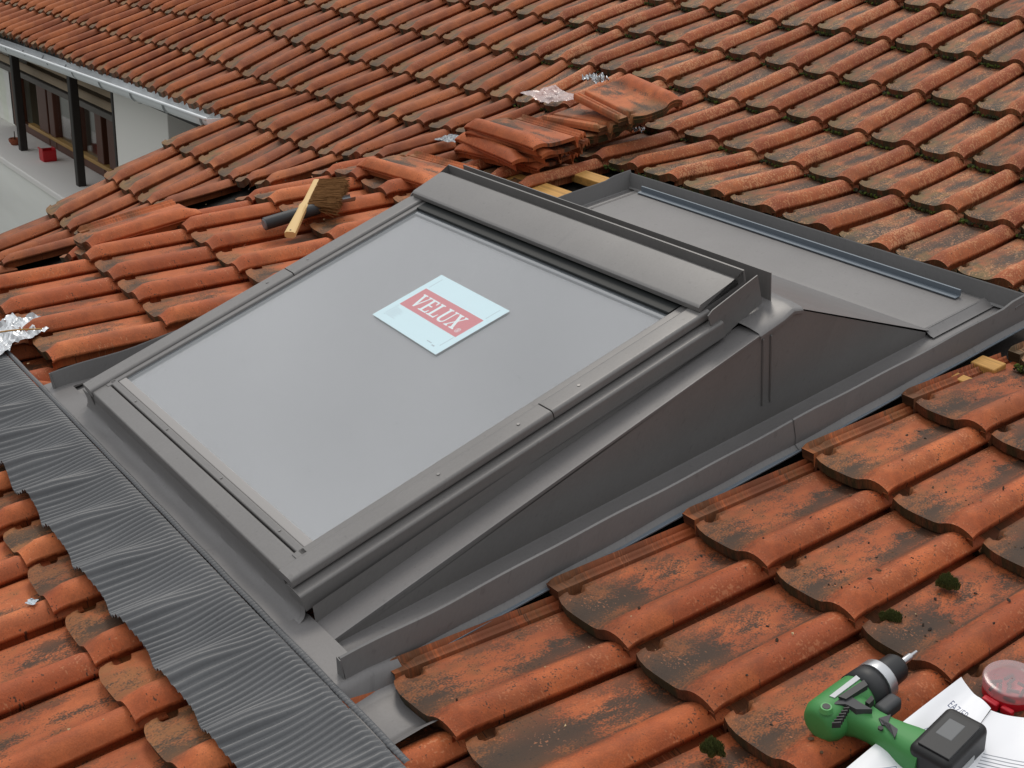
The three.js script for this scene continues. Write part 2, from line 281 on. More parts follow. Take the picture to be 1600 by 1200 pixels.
const roof = thing('tiled_roof', [0, 0, 0], 'weathered orange clay tile roof around the grey skylight', 'roof');
const rnd = rng(4711);
const list = [];
function quadMap(LL, LR, UL, UR, lift = 0, dz = 0) {
  return (a, b) => { const x = lerp(lerp(LL[0], LR[0], a), lerp(UL[0], UR[0], a), b), y = lerp(lerp(LL[1], LR[1], a), lerp(UL[1], UR[1], a), b); return [x, y, surf(x, y) + dz + lift * (1 - b)]; };
}
const inWin = (x, y) => x > -1.76 && x < -0.24 && y > 0.26 && y < 2.27;
function keep(i, j) {
  const c = [node(i - 1, j), node(i, j), node(i - 1, j + 1), node(i, j + 1)], mx = (c[0][0] + c[1][0] + c[2][0] + c[3][0]) / 4, my = (c[0][1] + c[1][1] + c[2][1] + c[3][1]) / 4;
  if (inWin(mx, my)) return null;
  if (j <= 5 && i < 4) {                                           // left of the window
    if (j === 0 || j === -1) { if (mx < -2.3) return null; }
    else { if (j === 1 && i > 2) return null; if (i < -10) return null; if (j === 5 && i > -5) return null; if (j === 4 && i > -7) return null; if (j === 3 && i > -8) return null; if (j <= 2 && i > -8) return null; }
  }
  if (j >= 1 && j <= 6 && i > 3 && i < 12) return null;
  if (j <= 0 && j >= -2 && i < 2) return null;
  const P = c.map(q => toPix(q[0], q[1], surf(q[0], q[1])));
  const xs = P.map(p => p[0]), ys = P.map(p => p[1]);
  if (Math.min(...P.map(p => p[2])) < 0.3) return null;
  if (Math.max(...xs) < -60 || Math.min(...xs) > 1660 || Math.max(...ys) < -50 || Math.min(...ys) > 1260) return null;
  const area = Math.abs((P[1][0] - P[0][0]) * (P[2][1] - P[0][1]) - (P[1][1] - P[0][1]) * (P[2][0] - P[0][0]));
  return { c, area, cx: (P[0][0] + P[3][0]) / 2, cy: (P[0][1] + P[3][1]) / 2, mx, my };
}
for (let j = -3; j <= 16; j++) for (let i = -60; i <= 24; i++) {
  const k = keep(i, j); if (!k) continue;
  const set = k.cy > 560 && k.cx > 500 ? 'N' : k.cx < 560 && k.cy > 560 ? 'C' : k.cx + k.cy * 0.6 > 900 ? 'T' : 'U';
  if (j === 6 && i < 12) { const q = toPix(...node(i, j), 0); if (q[0] > 830 && q[0] < 1250) continue; }
  if (j === 6 && i === 12) k.c.forEach(q => 0), k.c = k.c.map(q => [q[0] + 0.035, q[1]]);
  list.push({ ...k, i, j, set, ribs: i === 12 && j >= 1 && j <= 6 });
}
for (let r = -1; r < 5; r++) for (let k = r > 0 ? -1 : 0; k <= (r > 3 ? 2 : 3); k++) {
  const c = [pnode(k - 1, r), pnode(k, r), pnode(k - 1, r + 1), pnode(k, r + 1)], mx = (c[0][0] + c[3][0]) / 2;
  const P = c.map(q => toPix(q[0], q[1], surf(q[0], q[1])));
  list.push({ c, area: Math.abs((P[1][0] - P[0][0]) * (P[2][1] - P[0][1]) - (P[1][1] - P[0][1]) * (P[2][0] - P[0][0])), set: 'C', i: k, j: r, cx: P[0][0], cy: P[0][1], patch: true });
}
list.sort((a, b) => b.area - a.area);
console.log('tiles', list.length);
const farGeos = [];
list.forEach((t, n) => {
  const r = () => (rnd() - 0.5);
  const sx = r() * 0.006, sy = r() * 0.01, yaw = r() * 0.02, c = t.c.map((q, k) => [q[0] + sx + (k > 1 ? -yaw * 0.3 : 0), q[1] + sy + (k & 1 ? yaw * 0.2 : 0)]);
  t.map = quadMap(c[0], c[1], c[2], c[3], 0.003 + (t.patch ? 0.01 : 0), t.patch ? 0.012 : 0);
  const geo = tileGeo(quadMap(c[0], c[1], c[2], c[3], rnd() * 0.008 + (t.patch ? 0.002 : 0), t.patch ? (t.j < 0 ? -0.014 : t.i < 0 ? -0.012 : 0.012) : t.j === 0 && t.i < 13 ? -0.009 : 0), true, t.ribs, false, t.patch ? 1.1 : t.set === 'N' ? 0.85 : 1, t.set === 'N' || t.set === 'C' ? 0.55 : 1);
  const ms = tileMats[t.set], m = ms[Math.floor(rnd() * ms.length)];
  if (n < 300) part('roof_tile', geo, m, roof); else farGeos.push(geo);
});
if (farGeos.length) { const m = part('distant_roof_tiles', mergeGeometries(farGeos), tileMats.U[0], roof); m.userData.kind = 'stuff'; m.userData.label = 'small roof tiles in the far rows'; }

// dark felt and battens under the tiles
{
  const g = gridGeo(60, 40, (i, j) => { const X = -10 + 14 * i / 60, Y = -1.2 + 8 * j / 40; return loc(X, Y, surf(X, Y) - 0.06); }, (i, j) => [i / 6, j / 6]);
  const ix = g.index.array, keepI = [], p = g.attributes.position;
  for (let k = 0; k < ix.length; k += 3) { let mx = 0, my = 0; for (let q = 0; q < 3; q++) { mx += p.getX(ix[k + q]) / 3; my -= p.getZ(ix[k + q]) / 3; } if (mx > -1.45 && mx < -0.6 && my > 0.45 && my < 1.2) continue; const n = node(-11, Math.max(2, Math.min(6, my / PL))); if (my < node(-20, 6)[1] + 0.12 && mx < n[0] + 0.1) continue; keepI.push(ix[k], ix[k + 1], ix[k + 2]); }
  g.setIndex(keepI); part('underlay', g, M.underlay, roof);
  const bar = (x0, x1, y, z, w, h) => part('batten', boxBetween(loc(x0, y, z), loc(x1, y, z), w, h), M.wood, roof);
  bar(-2.2, -1.78, 2.05, -0.012, 0.12, 0.03); bar(-2.1, -1.76, 2.27, -0.02, 0.06, 0.03);
  bar(-0.235, -0.17, 2.0, -0.022, 0.05, 0.028); bar(-0.235, -0.17, 1.9, -0.024, 0.03, 0.028);
}

// ---------------------------------------------------------------- roof window
const BE = 0.176, WO = [-1.573, 0.293, 0.1], WL = 1.047;
// window coordinates: s 0..1 across, q metres up the sash, r metres off the sash plane
function win(s, q, r) { const t = q / WL, p = 0.026 - 0.054 * t + s * (1.073 + 0.08 * t); return loc(WO[0] + p, WO[1] + q * Math.cos(BE) - r * Math.sin(BE), WO[2] + q * Math.sin(BE) + r * Math.cos(BE)); }
const velux = thing('skylight', [-1.01, 0.9, 0.15], 'grey framed roof window with sticker on its glass pane', 'skylight');
const wp = (name, geo, m, parent) => partR(name, geo, m, parent || velux, velux);
// rounded bar section in (s-offset metres, r) swept along q
function bar(s0, s1, q0, q1, r0, r1, e = 0.006, axis = 'q') {
  const sec = (lo, hi, fn) => { const o = [], n = 4; const C = [[hi - e, r1 - e, 0], [lo + e, r1 - e, 1], [lo + e, r0 + e, 2], [hi - e, r0 + e, 3]]; for (const [x, r, k] of C) for (let i = 0; i <= n; i++) { const a = (k + i / n) * Math.PI / 2; o.push(fn(x + e * Math.cos(a), r + e * Math.sin(a))); } return o; };
  if (axis === 'q') return toFlat(loft([q0, q1].map(q => sec(s0, s1, (x, r) => win(x, q, r))), true, true));
  return toFlat(loft([s0, s1].map(s => sec(q0, q1, (x, r) => win(s, x, r))), true, true));
}
function toFlat(g) { const m = mergeVertices(g.deleteAttribute ? (() => { const c = g.clone(); c.deleteAttribute('normal'); c.deleteAttribute('uv'); return c; })() : g, 1e-5); m.computeVertexNormals(); // creased normals by angle
  const n = m.toNonIndexed(), P = n.attributes.position, N = []; const map = {}; const key = i => P.getX(i).toFixed(4) + P.getY(i).toFixed(4) + P.getZ(i).toFixed(4); const fn = [];
  for (let i = 0; i < P.count; i += 3) { const a = new THREE.Vector3().fromBufferAttribute(P, i), b = new THREE.Vector3().fromBufferAttribute(P, i + 1), c = new THREE.Vector3().fromBufferAttribute(P, i + 2); const nn = b.sub(a).cross(c.sub(a)); fn.push(nn); for (let q = 0; q < 3; q++) (map[key(i + q)] ||= []).push(i / 3); }
  const U = [];
  for (let i = 0; i < P.count; i++) { const f = fn[Math.floor(i / 3)], fu = f.clone().normalize(), s = new THREE.Vector3(); for (const k of map[key(i)]) { const g2 = fn[k]; if (g2.lengthSq() && g2.clone().normalize().dot(fu) > 0.78) s.add(g2); } if (!s.lengthSq()) s.copy(f); s.normalize(); N.push(s.x, s.y, s.z); U.push(P.getX(i) * 1.3 + P.getY(i) * 0.8, P.getZ(i) * 1.3 + P.getY(i) * 0.8); }
  n.setAttribute('normal', new THREE.Float32BufferAttribute(N, 3)); n.setAttribute('uv', new THREE.Float32BufferAttribute(U, 2)); return n; }
const crease = toFlat;
// glazing
{
  const pane = (r) => loft([[win(0.05, 0.06, r), win(0.96, 0.06, r)], [win(0.05, 1.05, r), win(0.96, 1.05, r)]], false);
  const gl = wp('glass_pane', pane(-0.012), M.glass); gl.userData.label = 'large glass pane mirroring the grey sky';
  wp('inner_glass_pane', pane(-0.017), M.glass);
  wp('spacer', mergeGeometries([bar(0.05, 0.07, 0.06, 1.05, -0.03, -0.0125, 0.002), bar(0.942, 0.96, 0.06, 1.05, -0.03, -0.0125, 0.002), bar(0.05, 0.96, 0.06, 0.085, -0.03, -0.0125, 0.002, 's'), bar(0.05, 0.96, 0.985, 1.05, -0.03, -0.0125, 0.002, 's')]), std(0x6f7478, 0.5));
  // added grey sheet filling in sky reflection under the glass; dark lining behind it
  wp('added_glass_backing', loft([[win(0.05, 0.06, -0.021), win(0.96, 0.06, -0.021)], [win(0.05, 1.05, -0.021), win(0.96, 1.05, -0.021)]], false), std(0x6f7277, 0.8));
  const sh = [[0.05, 0.06], [0.96, 0.06], [0.96, 1.05], [0.05, 1.05]];
  wp('frame_lining', crease(loft([sh.map(([s, q]) => win(s, q, -0.031)), sh.map(([s, q]) => win(s, q, -0.09))], true)), std(0x55524f, 0.7));
}
{ const r = rng(808), gs = []; for (let k = 0; k < 34; k++) { const g = new THREE.CircleGeometry(0.0006 + 0.0013 * r() * r(), 6); g.rotateX(-Math.PI / 2 + BE); const v = win(0.1 + 0.8 * r(), 0.12 + 0.84 * r(), -0.0112); g.translate(v.x, v.y, v.z); gs.push(g); } const d = wp('dust_specks', mergeGeometries(gs), std(0x3a3733, 0.9), velux.getObjectByName('glass_pane')); d.userData.kind = 'stuff'; }
// sticker under the glass
{
  const cv = document.createElement('canvas'); cv.width = 1024; cv.height = 704; const x = cv.getContext('2d');
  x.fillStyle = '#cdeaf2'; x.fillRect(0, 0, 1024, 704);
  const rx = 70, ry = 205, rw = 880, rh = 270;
  x.fillStyle = '#c9606a'; x.fillRect(rx, ry, rw, rh);  // red ink paled to carry the wash of sky reflected over it
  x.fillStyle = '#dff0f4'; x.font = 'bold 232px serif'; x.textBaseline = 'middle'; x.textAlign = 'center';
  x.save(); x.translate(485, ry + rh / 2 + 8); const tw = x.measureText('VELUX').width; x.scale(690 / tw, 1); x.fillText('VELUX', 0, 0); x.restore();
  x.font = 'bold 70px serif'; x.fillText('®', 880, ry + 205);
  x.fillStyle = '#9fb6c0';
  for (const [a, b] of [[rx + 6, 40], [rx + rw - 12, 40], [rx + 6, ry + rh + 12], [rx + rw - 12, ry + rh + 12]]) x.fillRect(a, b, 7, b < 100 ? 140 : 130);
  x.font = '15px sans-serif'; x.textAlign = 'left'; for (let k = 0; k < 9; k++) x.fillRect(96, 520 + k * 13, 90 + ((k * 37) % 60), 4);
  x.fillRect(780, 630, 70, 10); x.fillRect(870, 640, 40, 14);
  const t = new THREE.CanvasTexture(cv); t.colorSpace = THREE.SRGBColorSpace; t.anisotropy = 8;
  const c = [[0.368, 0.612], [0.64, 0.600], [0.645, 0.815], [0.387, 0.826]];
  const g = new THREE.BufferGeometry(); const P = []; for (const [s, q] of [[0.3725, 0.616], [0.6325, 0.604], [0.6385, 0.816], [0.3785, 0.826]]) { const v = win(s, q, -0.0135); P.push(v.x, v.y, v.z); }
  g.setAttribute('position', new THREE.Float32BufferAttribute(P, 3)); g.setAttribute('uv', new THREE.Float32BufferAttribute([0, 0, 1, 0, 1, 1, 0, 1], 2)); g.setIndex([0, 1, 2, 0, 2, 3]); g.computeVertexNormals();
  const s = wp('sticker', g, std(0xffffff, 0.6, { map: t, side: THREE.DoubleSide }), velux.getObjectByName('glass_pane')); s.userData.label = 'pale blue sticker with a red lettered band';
}
// sash covers
const coverR = wp('side_cover', bar(0.955, 1.0, 0.0, 0.612, -0.022, 0.0, 0.007), M.cover);
wp('side_cover', bar(0.9545, 0.9995, 0.615, 1.05, -0.022, 0.0006, 0.007), M.cover);
const coverL = wp('side_cover', bar(0.0, 0.05, 0.0, 0.596, -0.022, 0.0, 0.007), M.cover);
wp('side_cover', bar(0.0005, 0.0505, 0.599, 1.05, -0.022, 0.0006, 0.007), M.cover);
wp('glazing_bead', bar(0.934, 0.954, 0.04, 1.05, -0.02, -0.006, 0.003), M.cover);
wp('glazing_bead', bar(0.051, 0.066, 0.04, 1.05, -0.02, -0.006, 0.003), M.cover);
wp('bottom_cover', bar(0.012, 0.954, 0.002, 0.047, -0.05, -0.008, 0.005, 's'), M.cover);
const bottomBead = wp('bottom_bead', bar(0.05, 0.952, 0.0495, 0.066, -0.03, -0.006, 0.003, 's'), M.cover);
wp('bottom_seal', bar(0.06, 0.94, 0.0665, 0.088, -0.03, -0.009, 0.003, 's'), std(0x9b9896, 0.6));
wp('top_seal_hood_reflection', bar(0.066, 0.934, 1.0, 1.05, -0.0115, -0.004, 0.002, 's'), M.gasket);  // gasket bar, its darkness also standing in for the hood mirrored in the glass
for (const [s, q] of [[0.978, 0.545], [0.978, 0.703], [0.975, 0.35], [0.025, 0.53], [0.025, 0.66]]) { const g = new THREE.CylinderGeometry(0.0035, 0.004, 0.002, 10); g.rotateX(BE); const v = win(s, q, 0.0008); g.translate(v.x, v.y, v.z); wp('screw', g, M.screw, s > 0.5 ? coverR : coverL); }
for (const s of [0.19, 0.36, 0.62, 0.86]) { const g = new THREE.CylinderGeometry(0.0028, 0.0032, 0.002, 10); g.rotateX(BE); const v = win(s, 0.058, -0.0053); g.translate(v.x, v.y, v.z); wp('screw', g, M.screw, bottomBead); }
// frame cladding below the sash covers
wp('frame_side', bar(0.97, 1.022, -0.002, 1.06, -0.066, -0.0245, 0.006), M.side);
wp('frame_side', bar(-0.022, 0.03, -0.002, 1.06, -0.066, -0.0245, 0.006), M.side);
wp('frame_core', bar(0.03, 0.985, 0.005, 0.045, -0.09, -0.052, 0.003, 's'), M.side);
{ // inner upstand between cladding and ledge
  const mk = (X, sg) => { const top = [0.31, 1.38], a = top.map(Y => loc(X, Y, 0.1 + (Y - 0.293) * 0.1776 - 0.05)), b = top.map(Y => loc(X, Y, 0.008 + 0.19 * (Y - 0.308))); return loft([a, b], false); };
  wp('upstand', mk(-0.437), M.side); wp('upstand', mk(-1.583), M.side);
}
// hood over the top of the sash
{
  const prof2 = [[1.03, 0.002], [1.03, 0.013], [1.036, 0.018], [1.138, 0.026], [1.146, 0.022], [1.148, 0.008], [1.165, 0.008], [1.167, 0.034], [1.171, 0.034], [1.171, -0.06], [1.05, -0.06], [1.05, 0.002]];
  wp('hood', crease(loft([0.018, 0.99].map(s => prof2.map(([q, r]) => win(s, q, r))), true, true)), M.cover);
  const pl = (X, pts, t) => crease(loft([pts.map(([Y, z]) => loc(X, Y, z)), pts.map(([Y, z]) => loc(X - t, Y, z))], true, true));
  const plate = [[1.305, 0.283], [1.318, 0.292], [1.455, 0.328], [1.47, 0.258], [1.40, 0.236], [1.332, 0.212], [1.318, 0.24]];
  wp('hood_side_plate', pl(-0.432, plate, 0.003), M.side); wp('hood_side_plate', pl(-1.592, plate, 0.003), M.side);
  wp('back_fin', slab([[-1.59, 1.492, 0.246], [-0.428, 1.494, 0.246], [-0.428, 1.494, 0.323], [-1.59, 1.492, 0.323]], 0.003, [0, 1, 0]), M.side);
}
// ---- flashing
const MX = x => -2.02 - x;                                          // mirror across the window's centre line
const fl = [], flash = (n, g, m) => wp(n, g, m);
for (const sg of [0, 1]) {
  const X = x => sg ? MX(x) : x;
  const ledge = Y => 0.019 + 0.19 * (Y - 0.308);
  // side wall of the wedge
  flash('wedge_side', crease(loft([[[0.30, 0.0], [1.985, 0.0], [1.985, 0.02], [1.52, 0.243], [1.5, 0.247], [1.47, 0.236], [1.40, 0.2265], [0.30, 0.018]].map(([Y, z]) => loc(X(-0.37), Y, z)), [[0.30, 0.0], [1.985, 0.0], [1.985, 0.02], [1.52, 0.243], [1.5, 0.247], [1.47, 0.236], [1.40, 0.2265], [0.30, 0.018]].map(([Y, z]) => loc(X(-0.374), Y, z))], true, true)), M.side);
  flash('wedge_ledge', crease(loft([0.297, 1.405].map(Y => [[-0.44, -0.004], [-0.40, -0.001], [-0.3705, 0.001], [-0.3685, 0.0], [-0.3685, -0.006]].map(([x, dz]) => loc(X(x), Y, ledge(Y) + dz))), false)), M.flash);
  flash('wedge_cap', crease(loft([[1.395, 0.2265], [1.47, 0.24], [1.5, 0.25], [1.53, 0.243]].map(([Y, z]) => [[-0.47, 0.012], [-0.40, 0.008], [-0.372, 0.003], [-0.3665, -0.003], [-0.3665, -0.01]].map(([x, dz]) => loc(X(x), Y, z + dz))), false)), M.flash);
  // side gutter and outer lip with a slightly wavy top
  flash('side_gutter', crease(loft([0.295, 2.245].map(Y => [[-0.372, 0.03], [-0.373, 0.009], [-0.366, 0.005], [-0.335, 0.006], [-0.318, 0.012], [-0.312, 0.008], [-0.285, 0.007]].map(([x, z]) => loc(X(x), Y, z)).slice(1))
    , false)), M.flash);
  const lipSec = Y => { const w = 0.004 * Math.sin(Y * 9 + 1) + 0.003 * Math.sin(Y * 23), top = (Y < 0.5 ? lerp(0.064, 0.058, ss(0.3, 0.5, Y)) : 0.058) + w * 0.7 + (Y > 2.15 ? 0.006 : 0); return [[-0.289, 0.006], [-0.285, 0.008], [-0.276, top - 0.003], [-0.273, top], [-0.269, top - 0.002], [-0.262 , 0.02], [-0.263, 0.002], [-0.251, -0.008]].map(([x, z]) => loc(X(x) + w * 0.4, Y, z)); };
  const cut = 1.40, ys = [], ys2 = []; for (let k = 0; k <= 30; k++) ys.push(lerp(0.272, cut, k / 30)); for (let k = 0; k <= 24; k++) ys2.push(lerp(cut - 0.01, 2.256, k / 24));
  flash('outer_lip', crease(loft(ys.map(lipSec), false)), M.lip);
  flash('outer_lip', crease(loft(ys2.map(Y => lipSec(Y).map(v => { v.y += 0.0016; v.x += (sg ? -1 : 1) * 0.0014; return v; })), false)), M.lip);
  // lower end of the lip closed off
  flash('lip_end', slab([[X(-0.29), 0.271, 0.0], [X(-0.262), 0.271, -0.002], [X(-0.266), 0.271, 0.06], [X(-0.278), 0.271, 0.062]], 0.002, [0, 1, 0]), M.lip);
  // corner piece at the foot of the wedge
  { const N = 40, xs = []; for (let k = 0; k <= N; k++) xs.push(lerp(-0.47, sg ? -0.24 : -0.078, k / N));
    const zc = (x, Y) => { if (sg) return 0.021; let i = 9; while (i < 14 && node(i, 0)[0] < x) i++; const a = (x - node(i - 1, 0)[0]) / (node(i, 0)[0] - node(i - 1, 0)[0]), d = hTop(Math.max(a, 0.06), 0.4) - 0.027 - 0.004; return lerp(0.021, d + 0.008, ss(-0.29, -0.22, x)); };
    flash('corner_plate', crease(loft([0.236, 0.262, 0.285, 0.31, 0.37].map(Y => xs.map(x => loc(X(x), Y === 0.37 && x < -0.3 ? 0.3105 : Y, zc(x, Y) - (Y === 0.37 ? 0.006 : 0)))), false)), M.flash); }
}
for (const Y of [1.405, 1.43]) { const g = boxBetween(loc(-0.3685, Y, 0.05), loc(-0.3685, Y, 0.215), 0.006, 0.006, new THREE.Vector3(1, 0, 0), 0.0028); flash('side_bead', g, M.side); }
// saddle behind the window: sloping back of the wedge, tray, upper lip
flash('saddle_slope', crease(loft([[1.50, 0.249], [1.53, 0.242], [1.985, 0.026], [2.0, 0.022]].map(([Y, z]) => [-1.652, -0.368].map(X => loc(X, Y, z))), false)), M.flash);
flash('saddle_tray', crease(loft([[1.998, 0.0225], [2.02, 0.0235], [2.2, 0.0235], [2.225, 0.022], [2.242, 0.018]].map(([Y, z]) => [-1.662, -0.377].map(X => loc(X, Y, z))), false)), M.flash);
flash('saddle_seam', crease(loft([-0.381, -0.369, -0.358, -0.35].map((X, k) => [1.99, 2.24].map(Y => loc(X, Y, [0.0242, 0.018, 0.012, 0.01][k]))), false)), M.flash);
flash('saddle_seam', crease(loft([-1.658, -1.668, -1.68, -1.70].map((X, k) => [1.99, 2.24].map(Y => loc(X, Y, [0.0242, 0.018, 0.012, 0.01][k]))), false)), M.flash);
flash('upper_lip', crease(loft([-1.756, -1.2, -0.6, -0.27].map((X, k) => [[2.235, 0.012], [2.241, 0.016], [2.25, 0.058], [2.253, 0.061], [2.257, 0.058], [2.262, 0.01], [2.29, 0.0]].map(([Y, z]) => loc(X, Y, z))), false)), M.lip);
flash('lip_corner', slab([[-0.262, 2.19, 0.004], [-0.262, 2.262, 0.004], [-0.262, 2.258, 0.056], [-0.262, 2.19, 0.05]], 0.004, [1, 0, 0]), M.lip);
{ const z = 0.0275; wp('zinc_strip', mergeGeometries([[0.0, 0.0], [0.011, 0.009]].map(([dy, dz], k) => boxBetween(loc(-1.648, 2.205 + dy, z + dz), loc(-0.425, 2.19 + dy, z + dz), k ? 0.006 : 0.02, k ? 0.018 : 0.004, undefined, 0.0015))), M.zinc); }
wp('zinc_edge', boxBetween(loc(-0.252, 0.31, -0.008), loc(-0.252, 2.24, -0.008), 0.014, 0.004, undefined, 0.001), M.zinc);
// front flashing: cove and flat strip down to the beaded edge
{
  const sec = [[0.302, 0.06], [0.3005, 0.045], [0.2985, 0.034], [0.294, 0.026], [0.286, 0.0225], [0.275, 0.021], [0.262, 0.021], [0.25, 0.022], [0.243, 0.0215]];
  const N = 60, st = []; for (let k = 0; k <= N; k++) { const X = lerp(-1.57, -0.45, k / N), w = 0.0012 * Math.sin(X * 31); st.push(sec.map(([Y, z], n) => loc(X, Y - (n > 6 ? w * 2 : 0), z + (n > 3 ? w : 0)))); }
  const g = loft(st, false); flash('front_flashing', crease(g), M.flash);
}
// pleated apron draped over the row of tiles below
{
  const per = 0.2, x0 = -2.35, x1 = 0.03, pit = 0.0152, NP = Math.round((x1 - x0) / pit), sub = 6, NX = NP * sub, NY = 14;
  const drape = (X, t) => {
    let i = 0; while (i < 14 && node(i, 0)[0] < X) i++;
    const a = (X - node(i - 1, 0)[0]) / (node(i, 0)[0] - node(i - 1, 0)[0]), b = lerp(0.24, 0.85, t), hh = x => hTop(((x % 1) + 1) % 1 < 0.06 ? 0.06 : ((x % 1) + 1) % 1, 0.3);
    let sm = 0; for (let k = -4; k <= 4; k++) sm += hh(a + k * 0.045) / 9; sm = lerp(sm, Math.max(sm, hh(a)), 0.75) - 0.031 * b * 0.6 + 0.012; return lerp(sm, 0.0225, ss(0.25, 0.95, t));
  };
  const g = gridGeo(NX, NY, (i, j) => {
    const t = j / NY; let X = lerp(x0, x1, i / NX); const w = i / sub, ph = Math.abs(Math.sin(Math.PI * w));
    const lo = node(7, 0)[0], c = (((X - lo) / per) % 1 + 1) % 1, amp = (0.0078 - 0.001 * ss(0.55, 0.85, c) * (1 - t)) * (0.85 + 0.3 * vn(X * 9, t * 3, 61));
    X += 0.006 * Math.sin((1 - t) * 2.4 + X * 20) * (1 - t) * 0.6;
    const Y = lerp(0.033 + 0.007 * Math.sin(X * 31 + 1) + 0.006 * vn(X * 7, 0, 63), 0.238, t);
    return loc(X, Y, drape(X, t) + amp * ph * (t > 0.97 ? 0.2 : 1) + (t > 0.93 ? 0.001 : 0));
  }, (i, j) => [i / sub * 0.02, j / NY * 0.3]);
  const ap = wp('pleated_apron', g, M.apron); ap.userData.label = 'dark grey finely pleated apron draped over the lower tiles';
  const bead = gridGeo(NX, 5, (i, j) => { const X = lerp(x0 + 0.2, x1 - 0.06, i / NX), a = j / 5 * Math.PI, w = i / sub * 1.35, ph = 0.5 * (1 - Math.cos(2 * Math.PI * w)); return loc(X, 0.2465 - 0.006 * Math.cos(a), 0.0225 + (0.002 + 0.0032 * ph) * Math.sin(a) + 0.0012 * Math.sin(X * 31)); });
  wp('beaded_edge', bead, M.apron, ap);
}
// ---------------------------------------------------------------- house wing under the far eave (world frame)
const camW = camera.position.clone();
const rayW = (x, y) => wld(...ray(x, y));
const hitV = (x, y, zw) => { const d = rayW(x, y), t = (zw - camW.z) / d.z; return camW.clone().addScaledVector(d, t); };       // vertical plane along the eave
const hitH = (x, y, yw) => { const d = rayW(x, y), t = (yw - camW.y) / d.y; return camW.clone().addScaledVector(d, t); };
const eaveN = node(-20, 6), eaveW = wld(eaveN[0], eaveN[1] - 0.07, surf(eaveN[0], eaveN[1]) - 0.06), zg = eaveW.z;
const gA = hitV(-60, 49, zg), gB = hitV(322, 186, zg);
{
  const gut = new THREE.Group(); gut.name = 'gutter'; gut.quaternion.copy(qTH.clone().invert()); roof.add(gut); gut.userData.label = 'pale grey half round gutter along the far eave';
  const R = 0.062, sec = p => { const o = []; for (let k = 0; k <= 12; k++) { const a = Math.PI * (1 + k / 12); o.push(new THREE.Vector3(p.x, p.y + R * Math.sin(a), p.z - R + 0 - R * Math.cos(a) * 1.0)); } return o; };
  const mg = std(0xe2e6e8, 0.4, { metalness: 0.15 });
  const secR = p => { const o = []; for (let k = 0; k <= 12; k++) { const a = Math.PI * k / 12; o.push(new THREE.Vector3(p.x, p.y - R * Math.sin(a), p.z - R + R * Math.cos(a))); } return o; };
  part('trough', crease(loft([gA, gA.clone().lerp(gB, 0.5), gB].map(secR), false)), mg, gut);
  const bd = boxBetween(gA, gB, 0.016, 0.016, undefined, 0.007); part('rolled_edge', bd, mg, gut);
  part('end_cap', crease(loft([secR(gB), secR(gB).map(v => { v.x += 0.004; return v; })], true, true)), mg, gut);
  for (const [x, y] of [[8, 72], [38, 82], [73, 95], [112, 110], [154, 126], [203, 144], [254, 163], [313, 184]]) {
    const p = hitV(x, y, zg), o = []; for (let k = 0; k <= 10; k++) { const a = Math.PI * k / 10, r = R + 0.003; o.push(new THREE.Vector3(p.x, p.y - r * Math.sin(a), p.z - R + r * Math.cos(a))); }
    part('bracket', crease(loft([o.map(v => v.clone().add(new THREE.Vector3(-0.012, 0, 0))), o.map(v => v.clone().add(new THREE.Vector3(0.012, 0, 0)))], false)), std(0x8d9294, 0.5, { metalness: 0.3 }), gut);
  }
}
